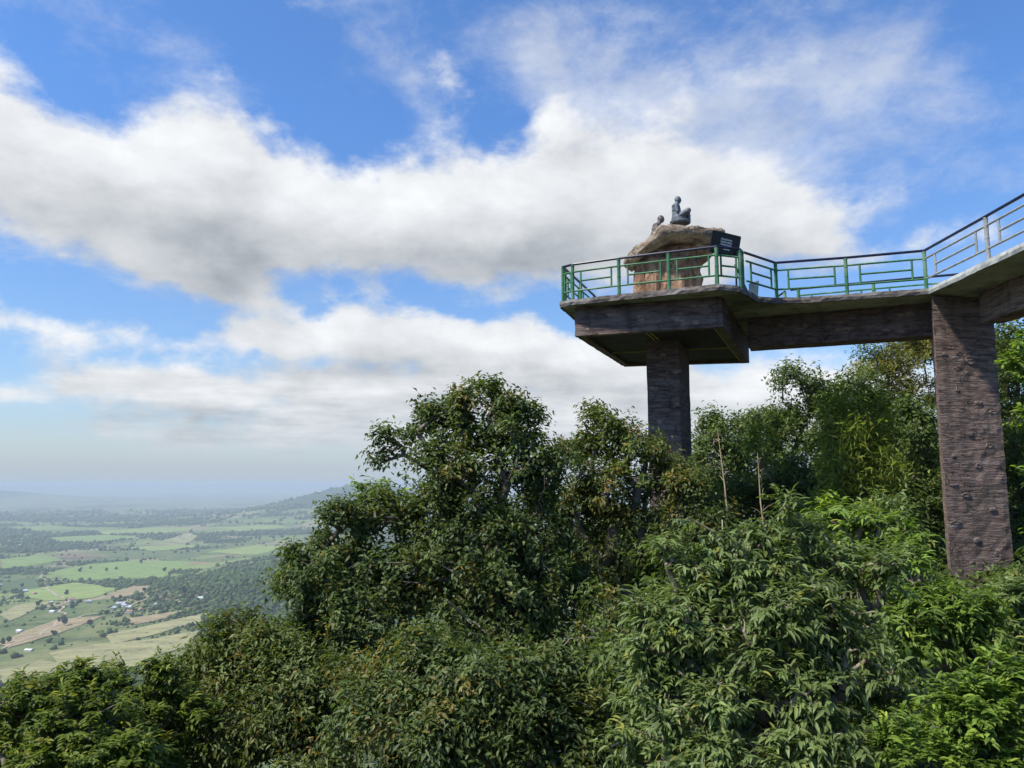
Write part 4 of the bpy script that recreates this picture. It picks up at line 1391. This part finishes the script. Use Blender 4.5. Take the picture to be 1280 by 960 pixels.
def build_platform():
    root = empty('viewing_platform', S(5.7, 27.4, -6.0), 0, label='raised concrete viewing platform and walkway clad in imitation bark on two tall brown pillars', cat='platform')

    def done(o):
        o.location = -root.location
        return o
    # deck slab
    ring = outline_pts(DECK_OUT, 0.3, 0.02, 5)
    n = len(ring)
    vs = [S(p.x, p.y, SLAB) for p in ring] + [S(p.x, p.y, DECK) for p in ring]
    fs = [tuple(reversed(range(n))), tuple(range(n, 2 * n))] + [(i, (i + 1) % n, n + (i + 1) % n, n + i) for i in range(n)]
    deck = MB()
    deck.add(vs, fs)
    done(deck.build('deck', M_CONC, root))
    # rough edge band along the platform, pale plain band along the right walkway

    def band(pts, off, z0, z1, name, mat, jit, seed):
        rng = random.Random(seed)
        P_ = []
        for i in range(len(pts) - 1):
            a, b = Vector(pts[i]), Vector(pts[i + 1])
            m = max(1, int((b - a).length / 0.18))
            for s in range(m):
                P_.append((a.lerp(b, s / m), Vector((b.y - a.y, a.x - b.x)).normalized()))
        P_.append((Vector(pts[-1]), P_[-1][1]))
        vs, fs = [], []
        for p, nr in P_:
            o1, o2, o3 = (off + rng.uniform(-jit, jit) for _ in range(3))
            zj = rng.uniform(-jit, jit) * .5
            zk = rng.uniform(-jit, jit) * .4
            q0, q1, q2, q3, q4 = p - nr * .08, p + nr * (o1 - .02), p + nr * o2, p + nr * (o3 - .02), p - nr * .08
            vs += [S(q0.x, q0.y, z0 - .01 + zj), S(q1.x, q1.y, z0 - .01 + zj), S(q2.x, q2.y, (z0 + z1) / 2), S(q3.x, q3.y, z1 + .012 + zk), S(q4.x, q4.y, z1 + .012 + zk)]
        m = len(P_)
        for i in range(m - 1):
            for k in range(5):
                k2 = (k + 1) % 5
                fs.append((i * 5 + k, (i + 1) * 5 + k, (i + 1) * 5 + k2, i * 5 + k2))
        fs.append((0, 1, 2, 3, 4))
        fs.append(tuple((m - 1) * 5 + k for k in (4, 3, 2, 1, 0)))
        done(MB().add(vs, fs).build(name, mat, root))
    band([(4.2, 32.9)] + DECK_OUT[:10], 0.045, SLAB, DECK, 'edge_band', M_EDGE, .02, 8)
    band([(12.95, 23.25), (12.88, 18.7), (12.8, 9.0)], 0.035, SLAB, DECK, 'concrete_edge', M_CONC_PALE, .012, 9)
    band([(15.8, 9.0), (15.9, 26.2), (10.6, 28.4), (10.5, 31.4), (9.7, 32.2), (4.9, 33.4), (4.2, 32.9)], 0.04, SLAB, DECK, 'edge_band', M_EDGE, .03, 10)
    # box of the platform: four side walls under the deck, a recessed soffit between them
    zb = 4.86
    fl, fr, br, bl = Vector((2.10, 25.15)), Vector((6.60, 23.58)), Vector((9.68, 30.95)), Vector((4.72, 32.0))
    t = 0.28

    def wall(a, b, inn, sd):
        d = (b - a).normalized()
        nin = Vector((-d.y, d.x))
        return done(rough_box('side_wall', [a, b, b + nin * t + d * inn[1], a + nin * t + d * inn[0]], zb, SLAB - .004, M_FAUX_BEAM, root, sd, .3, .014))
    front_wall = wall(fl, fr, (0, 0), 21)
    k1 = (br - fr).normalized()
    wall(fr + k1 * (t + .02), br, (0, 0), 22)
    wall(br - (br - bl).normalized() * (t + .02) * 1.0, bl, (0, 0), 23)
    k2 = (fl - bl).normalized()
    wall(bl + k2 * (t + .03), fl - k2 * (t + .03), (0, 0), 24)
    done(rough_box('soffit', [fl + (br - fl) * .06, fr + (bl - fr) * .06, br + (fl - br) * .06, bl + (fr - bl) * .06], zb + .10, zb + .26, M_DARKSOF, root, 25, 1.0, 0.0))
    # yellow battens under the box
    yb = MB()

    def batten(a, b, z, w=.035):
        yb.bar(S(a.x, a.y, z), S(b.x, b.y, z), w * K)
    ql = lambda f, g: (fl.lerp(fr, f)).lerp(bl.lerp(br, f), g)
    for f in (.47, .50):
        batten(ql(f, .06), ql(f, .26), zb + .07)
    for f in (.93, .955):
        batten(ql(f, .05), ql(f, .97), zb + .07)
    for f in (.045,):
        batten(ql(f, .05), ql(f, .97), zb + .07)
    for g in (.55,):
        batten(ql(.05, g), ql(.42, g), zb + .055)
        batten(ql(.62, g), ql(.95, g), zb + .055)
    done(yb.build('yellow_batten', M_YELLOW, root))
    # knots on the front wall
    du = (S(fr.x, fr.y) - S(fl.x, fl.y))
    w = du.length
    du.normalize()
    knots(front_wall, S(fl.x, fl.y, zb), du, Vector((0, 0, 1)), w, .92 * K, 17, 31)
    # beam to the wide pillar
    a, b = Vector((8.35, 26.75)), Vector((13.75, 24.40))
    d = (b - a).normalized()
    nin = Vector((-d.y, d.x))
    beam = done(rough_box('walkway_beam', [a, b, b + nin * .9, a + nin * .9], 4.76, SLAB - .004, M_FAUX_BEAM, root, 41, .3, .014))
    da = S(b.x, b.y) - S(a.x, a.y)
    knots(beam, S(a.x, a.y, 4.8), da.normalized(), Vector((0, 0, 1)), da.length, .85 * K, 13, 32)
    # beams below the right walkway
    done(rough_box('walkway_beam', [(14.30, 9.2), (15.1, 9.2), (15.15, 23.2), (14.40, 23.2)], 4.88, SLAB - .004, M_FAUX, root, 42, .35, .03))
    done(rough_box('walkway_beam', [(10.9, 27.3), (15.3, 25.6), (15.5, 26.0), (11.0, 27.8)], 5.2, SLAB - .004, M_FAUX_BEAM, root, 43, .5, .014))
    # pillars
    gz = float(ground_z(5.6 * K, 27 * K)) / K - 0.6
    pc = [Vector((4.72, 26.62)), Vector((5.80, 26.30)), Vector((6.52, 27.95)), Vector((5.44, 28.27))]
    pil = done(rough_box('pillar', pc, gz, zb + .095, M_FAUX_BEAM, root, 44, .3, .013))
    du = S(pc[1].x, pc[1].y) - S(pc[0].x, pc[0].y)
    knots(pil, S(pc[0].x, pc[0].y, gz), du.normalized(), Vector((0, 0, 1)), du.length, (zb - gz) * K, 26, 33)
    gz = float(ground_z(14.2 * K, 24 * K)) / K - 0.6
    pc = [Vector((13.03, 23.30)), Vector((15.29, 23.90)), Vector((16.3, 26.0)), Vector((14.1, 25.4))]
    pil = done(rough_box('pillar', pc, gz, SLAB - .004, M_FAUX, root, 45, .22, .014))
    du = S(pc[1].x, pc[1].y) - S(pc[0].x, pc[0].y)
    knots(pil, S(pc[0].x, pc[0].y, gz), du.normalized(), Vector((0, 0, 1)), du.length, (SLAB - gz) * K, 22, 34)
    gz = float(ground_z(14.3 * K, 10 * K)) / K - 0.6
    done(rough_box('pillar', [(13.2, 9.4), (15.2, 9.4), (15.2, 11.2), (13.2, 11.2)], gz, 4.87, M_FAUX, root, 46, .3, .03))


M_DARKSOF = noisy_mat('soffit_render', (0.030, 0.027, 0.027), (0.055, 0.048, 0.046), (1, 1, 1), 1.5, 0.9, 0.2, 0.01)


def railing(name, label, pts, mat, h=1.24, post_w=.115, doubles=(), first=True, last=True):
    root = empty(name, S(*pts[0], DECK), 0, label=label, cat='railing')
    o0 = root.location

    def loc(p, z):
        return S(p[0], p[1], DECK + z) - o0
    n = len(pts)
    for i, p in enumerate(pts):
        if (i == 0 and not first) or (i == n - 1 and not last):
            continue
        b = MB()
        c0, c1 = loc(p, 0.0), loc(p, h - .03)
        b.tube([c0, c1], post_w / 2 * K, 10)
        for z in (.02, .33, .62, .93, h - .07):
            b.tube([loc(p, z - .012), loc(p, z + .012)], post_w / 2 * K * 1.12, 10)
        b.build('post', mat, root, smooth=False)
    hb = MB()
    for i in range(n - 1):
        a, b_ = loc(pts[i], h), loc(pts[i + 1], h)
        e = (b_ - a).normalized() * .025
        hb.tube([a - e, b_ + e], .040, 8)
    hb.build('handrail', M_NAVY, root)
    for i in range(n - 1):
        a, b_ = Vector(pts[i]), Vector(pts[i + 1])
        L = (b_ - a).length
        if L < .25:
            continue
        pn = MB()
        r = .030
        ins = .055 / L
        A, B = a.lerp(b_, ins), a.lerp(b_, 1 - ins)
        for z in (.98, .33):
            pn.tube([loc(A, z), loc(B, z)], r, 6)
        f = min(.16, .3 / L + .06)
        q0, q1 = a.lerp(b_, f + .02), a.lerp(b_, 1 - f)
        for q in (q0, q1):
            pn.tube([loc(q, .35), loc(q, .96)], r, 6)
        d = (q1 - q0).normalized() * .03
        pn.tube([loc(q0 + d, .655), loc(q1 - d, .655)], r, 6)
        pn.build('panel', mat, root)
    return root


def build_railings():
    front = [(1.72, 25.22), (2.02, 24.92), (3.46, 24.20), (4.94, 23.55), (6.30, 22.97), (7.10, 23.24), (7.22, 23.42)]
    railing('platform_railing', 'green bamboo style railing along the front of the rock platform', front, M_GREEN)
    railing('platform_railing', 'green railing on the left and rear sides behind the mushroom shaped rock', [(1.80, 25.42), (2.5, 27.3), (3.2, 29.2), (3.8, 31.1), (4.35, 32.75), (6.7, 32.75), (9.6, 32.0), (10.35, 31.3), (10.4, 28.6)], M_GREEN)
    railing('walkway_railing', 'green railing along the near side of the bridge between the two pillars', [(7.36, 23.58), (8.72, 24.72), (10.79, 24.14), (12.93, 23.38)], M_GREEN, first=False)
    railing('walkway_railing', 'green railing along the far side of the bridge, seen behind the near one', [(10.55, 28.3), (10.75, 28.15), (13.1, 27.15), (15.75, 26.05)], M_GREEN, first=False)
    railing('walkway_railing', 'grey painted railing with dark handrail rising towards the right edge', [(12.94, 23.36), (12.96, 20.27), (12.95, 17.3), (12.92, 14.3), (12.9, 11.4)], M_GREY_METAL, first=False)


# ------------------------------------------------------------------ rock, statues, sign
def displace(o, strength, size, seed_off=0, mid=0.5, typ='CLOUDS'):
    tx = bpy.data.textures.new('rock_noise', typ)
    if typ == 'CLOUDS':
        tx.noise_scale = size
        tx.noise_depth = 4
    elif typ == 'VORONOI':
        tx.noise_scale = size
        tx.distance_metric = 'DISTANCE'
    else:
        tx.noise_scale = size
    d = o.modifiers.new('displace', 'DISPLACE')
    d.texture = tx
    d.strength = strength
    d.mid_level = mid


def loft(rings):
    b = MB()
    n = len(rings[0])
    vs = [p for r in rings for p in r]
    fs = []
    for i in range(len(rings) - 1):
        for k in range(n):
            k2 = (k + 1) % n
            fs.append((i * n + k, i * n + k2, (i + 1) * n + k2, (i + 1) * n + k))
    fs.append(tuple(reversed(range(n))))
    fs.append(tuple((len(rings) - 1) * n + k for k in range(n)))
    return b.add(vs, fs)


RY = 24.4        # depth of the middle of the rock (true metres)


def build_rock():
    c0 = at(835, 363, y=RY)
    deckz = DECK * K + .003
    root = empty('mushroom_rock', (c0.x, RY, deckz), 0, label='ochre mushroom shaped rock with overhanging cap standing on the platform', cat='rock')
    k = RY / 960
    # stem: horizontal rings, outline in photo pixels (left, right) by row
    prof = [(372, 794, 874), (350, 794, 875), (340, 795, 872), (330, 796, 874), (320, 797, 881), (312, 799, 888), (306, 804, 889), (298, 818, 886)]
    rings = []
    rng = random.Random(3)
    nseg = 64
    flute = [0.0] * nseg
    for i in range(nseg):
        flute[i] = .045 * math.sin(i * 1.9) + .04 * math.sin(i * .9 + 1) + rng.uniform(-.03, .03)
    zt = [at(0, r[0], y=RY - (0 if r[0] > 325 else .6)).z for r in prof]
    zt[0] = deckz
    for z, (v, ul, ur) in zip(zt, prof):
        xl, xr = at(ul, v, y=RY).x, at(ur, v, y=RY).x
        cx, rx = (xl + xr) / 2, (xr - xl) / 2
        ring = []
        for i in range(nseg):
            a = 2 * math.pi * i / nseg
            ca, sa = math.cos(a), math.sin(a)
            e = 0.8
            X = math.copysign(abs(ca) ** e, ca) * rx * (1 + flute[i])
            Y = math.copysign(abs(sa) ** e, sa) * (0.78 if v > 325 else 0.55) * (1 + flute[i]) * (1 if sa > 0 else rx / 1.1)
            ring.append(Vector((cx + X - c0.x, Y, z - deckz)))
        rings.append(ring)
    o = loft(rings).build('stem', M_ROCK, root, smooth=True)
    sb = o.modifiers.new('sub', 'SUBSURF')
    sb.levels = sb.render_levels = 2
    sb.subdivision_type = 'SIMPLE'
    displace(o, .16, .5)
    displace(o, .12, .22)
    # cap: sections along its length; top and underside heights from the photo outline
    cap = [  # u, top v, bottom v, half depth
        (782, 323, 327, .25), (788, 312, 327, .55), (797, 303, 324, .85), (806, 298, 316, 1.0), (816, 287, 310, 1.15), (826, 280, 304, 1.25), (838, 276.5, 299, 1.3), (852, 278, 297, 1.3),
        (866, 280, 298, 1.3), (880, 281, 302, 1.25), (892, 281, 303, 1.15), (900, 282, 302, 1.0), (903, 284, 300, .8)]
    rings = []
    for (u, vt, vb, hd) in cap:
        yf = RY - .85 * hd
        x = at(u, vt, y=yf).x
        zt_, zb_ = at(u, vt, y=yf).z - .03, at(u, vb, y=yf).z
        zm = zt_ - (zt_ - zb_) * .42
        ring = []
        for i in range(28):
            a = 2 * math.pi * i / 28
            ca, sa = math.cos(a), math.sin(a)
            e = .62
            Y = math.copysign(abs(ca) ** e, ca) * hd
            if sa >= 0:
                Z = zm + (zt_ - zm) * abs(sa) ** .6
            else:
                Z = zm - (zm - zb_) * abs(sa) ** .7
            ring.append(Vector((x - c0.x, -Y, Z - deckz)))
        rings.append(ring)
    o = loft(rings).build('cap', M_ROCK_CAP, root, smooth=True)
    sb = o.modifiers.new('sub', 'SUBSURF')
    sb.levels = sb.render_levels = 2
    sb.subdivision_type = 'SIMPLE'
    displace(o, .20, .42)
    displace(o, .15, .17)


def build_statue(label, loc, scale, rz, mat, lean=0.0, plinth=True):
    """seated robed figure, facing local +X, one continuous body"""
    root = empty('monk_statue', loc, rz, label=label, cat='statue')
    b = MB()
    z0 = .07 if plinth else 0

    def seg(p, q, r0, r1, n=6):
        p, q = Vector(p), Vector(q)
        for i in range(n + 1):
            f = i / n
            b.ball(p.lerp(q, f) + Vector((0, 0, z0)), r0 + (r1 - r0) * f, seg=12, rings=8)
    L = lean
    # hips, belly, chest, neck
    b.ball((0, 0, .10 + z0), (.17, .21, .12))
    b.ball((.0 + L * .1, 0, .22 + z0), (.150, .19, .16))
    b.ball((-.01 + L * .25, 0, .37 + z0), (.142, .20, .165))
    b.ball((-.02 + L * .38, 0, .48 + z0), (.135, .215, .10))
    seg((0 + L * .42, 0, .52), (.03 + L * .55, 0, .62), .080, .070, 3)
    hx, hz = .045 + L * .65, .690 + z0
    # head: skull, jaw, nose, brow, ears
    b.ball((hx, 0, hz + .02), (.105, .086, .112))
    b.ball((hx + .035, 0, hz - .045), (.062, .056, .062))
    b.ball((hx + .052, 0, hz - .082), (.030, .030, .024))
    b.ball((hx + .096, 0, hz - .012), (.022, .014, .026))
    b.ball((hx + .078, 0, hz + .03), (.022, .05, .014))
    for s in (-1, 1):
        b.ball((hx - .005, s * .082, hz - .015), (.020, .012, .040))
        # arms resting in the lap
        seg((-.01 + L * .4, s * .20, .47), (.02 + L * .2, s * .25, .25), .062, .050)
        seg((.02 + L * .2, s * .25, .25), (.20, s * .07, .155), .048, .038)
        b.ball((.22, s * .03, .15 + z0), (.05, .05, .028))
        # folded legs: thigh out to the raised knee, shin back in
        seg((.02, s * .13, .10), (.35, s * .27, .25), .110, .085)
        seg((.35, s * .27, .25), (.32, -s * .04, .06), .078, .055)
        b.ball((.36, -s * .08, .045 + z0), (.07, .05, .04))
    # robe falling over the seat and shoulder fold
    b.ball((.10, 0, .045 + z0), (.27, .27, .06))
    seg((-.02 + L * .3, .16, .50), (.11 + L * .2, -.10, .24), .05, .05)
    b.v = [tuple(Vector(p) * scale) for p in b.v]
    o = b.build('body', mat, root, smooth=True)
    rm = o.modifiers.new('remesh', 'REMESH')
    rm.mode = 'VOXEL'
    rm.voxel_size = .013 * scale
    rm.use_smooth_shade = True
    sm = o.modifiers.new('smooth', 'SMOOTH')
    sm.factor = .5
    sm.iterations = 3
    if plinth:
        p = MB()
        prof = [(.0, .24), (.0, .27), (.03, .285), (.045, .275), (.055, .285), (.085, .275), (.09, .24)]
        rings = []
        for (z, r) in prof:
            rings.append([Vector(((.10 + r * 1.12 * math.cos(2 * math.pi * i / 36)), r * math.sin(2 * math.pi * i / 36), z)) * scale for i in range(36)])
        loft(rings).build('plinth', mat, root)
    return root


def build_sign():
    y = 22.3
    TL, TR, BL, BR = at(890.5, 287.5, y=y), at(926.5, 295.5, y=y + .55), at(886.5, 315, y=y + .06), at(921.5, 323.5, y=y + .61)
    c = (TL + TR + BL + BR) / 4
    deckz = DECK * K
    root = empty('sign_board', (c.x, c.y, deckz), 0, label='black tilted sign board with white lettering standing beside the rock', cat='sign')
    o0 = root.location
    ax, ay = (TR - TL + BR - BL) / 2, (TL - BL + TR - BR) / 2
    n = ax.cross(ay).normalized()      # faces the viewer
    w, h = ax.length, ay.length
    X, Yv = ax.normalized(), ay.normalized()
    C = c - o0
    # board with rounded corners
    out = []
    r = .035
    for (sx, sy, a0) in ((1, 1, 0), (-1, 1, 90), (-1, -1, 180), (1, -1, 270)):
        for k in range(5):
            a = R(a0 + k * 22.5)
            out.append((sx * (w / 2 - r) + r * math.cos(a), sy * (h / 2 - r) + r * math.sin(a)))
    m = len(out)
    vs = [C + X * p[0] + Yv * p[1] + n * .015 for p in out] + [C + X * p[0] + Yv * p[1] - n * .015 for p in out]
    board = MB().add(vs, [tuple(range(m)), tuple(reversed(range(m, 2 * m)))] + [(i, m + i, m + (i + 1) % m, (i + 1) % m) for i in range(m)]).build('board', M_SIGN, root)
    # small white script: four short lines of looped characters with marks above
    rng = random.Random(6)
    t = MB()

    def stroke(pts, wd):
        P_ = [C + X * p[0] + Yv * p[1] + n * .018 for p in pts]
        for a, b_ in zip(P_[:-1], P_[1:]):
            if (b_ - a).length > 1e-4:
                t.bar(a, b_, wd, wd * .5)
    for (x0, x1, yy, ch) in ((-.20, .21, .115, .045), (-.20, .24, .035, .045), (-.20, .21, -.045, .045), (-.06, .20, -.175, .036)):
        x = x0
        while x < x1:
            cw = rng.choice((.022, .028, .034))
            k = rng.randrange(4)
            if k == 0:
                stroke([(x, yy), (x, yy + ch), (x + cw * .8, yy + ch), (x + cw * .8, yy)], .009)
            elif k == 1:
                stroke([(x, yy + ch), (x, yy), (x + cw * .8, yy), (x + cw * .8, yy + ch)], .009)
            elif k == 2:
                stroke([(x + cw * .3, yy), (x, yy + ch * .5), (x + cw * .5, yy + ch), (x + cw * .8, yy + ch * .6), (x + cw * .8, yy)], .009)
            else:
                stroke([(x, yy), (x + cw * .3, yy + ch), (x + cw * .8, yy + ch * .2), (x + cw * .8, yy + ch)], .009)
            if rng.random() < .3:
                stroke([(x, yy + ch * 1.35), (x + cw * .7, yy + ch * 1.55)], .008)
            x += cw + .007
    k0 = len(board.data.polygons)
    bm = bmesh.new()
    bm.from_mesh(board.data)
    tm = bpy.data.meshes.new('lettering')
    tm.from_pydata(t.v, [], t.f)
    bm.from_mesh(tm)
    bm.faces.ensure_lookup_table()
    for f in bm.faces[k0:]:
        f.material_index = 1
    bm.to_mesh(board.data)
    bm.free()
    board.data.materials.append(M_WHITE)
    p = MB()
    for f in (-.36, .36):
        a = C + X * w * f - n * .03 + Yv * .0
        p1 = MB().bar(a + Yv * h * .3, Vector((a.x, a.y, 0.0)) - Yv * 0, .045)
        p1.build('post', M_SIGN, root)
    a0_, a1_ = C + X * w * .36 - n * .05, Vector((C.x + w * .8, C.y + .5, 0))
    MB().bar(a0_ + Vector((0, 0, -.55)), a1_, .035).build('brace', M_SIGN, root)


def build_panel():
    # grey panel leaning behind the corner posts
    y = 24.0
    root = empty('stone_panel', S(8.35, 26.2, DECK), 0, label='grey slate panel leaning behind the double green corner post', cat='panel')
    o0 = root.location
    b = [at(936.5, 354.5, y=o0.y), at(948.8, 350.0, y=o0.y + .15), at(946, 374, y=o0.y + .05), at(936.5, 376, y=o0.y - .1)]
    b[2].z = b[3].z = o0.z + .005
    f = [p - o0 for p in b]
    g = [p + Vector((.02, .12, 0)) for p in f]
    MB().add(f + g, [(3, 2, 1, 0), (4, 5, 6, 7), (0, 1, 5, 4), (1, 2, 6, 5), (2, 3, 7, 6), (3, 0, 4, 7)]).build('slab_face', M_PANEL, root, bevel=.015)
    MB().bar(f[1] * .6 + f[0] * .2 + Vector((0, .15, 0)), Vector((f[2].x - .1, .75, .02)), .06).build('prop', M_PANEL, root)


# ------------------------------------------------------------------ build
build_terrain()
build_fields()
scatter_woods()
build_farms()
build_village()
build_tracks()
build_field_trees()
build_platform()
build_railings()
build_rock()
s = .92
ys = RY - .72
st = at(847, 280, y=ys)
build_statue('blue grey statue of a seated monk in profile on top of the mushroom shaped rock', (st.x - .02, ys, st.z + .0), 1.03, R(-12), M_BRONZE)
s2 = at(819, 284, y=RY + .9)
build_statue('brown grey statue of a hunched monk, only head and shoulders showing behind the rock cap', (s2.x - .02, RY + .9, s2.z - .60), 1.13, R(-12), M_BRONZE_WARM, lean=.22, plinth=True)
ped = MB()
build_sign()
build_panel()
build_plants()
box_haze()
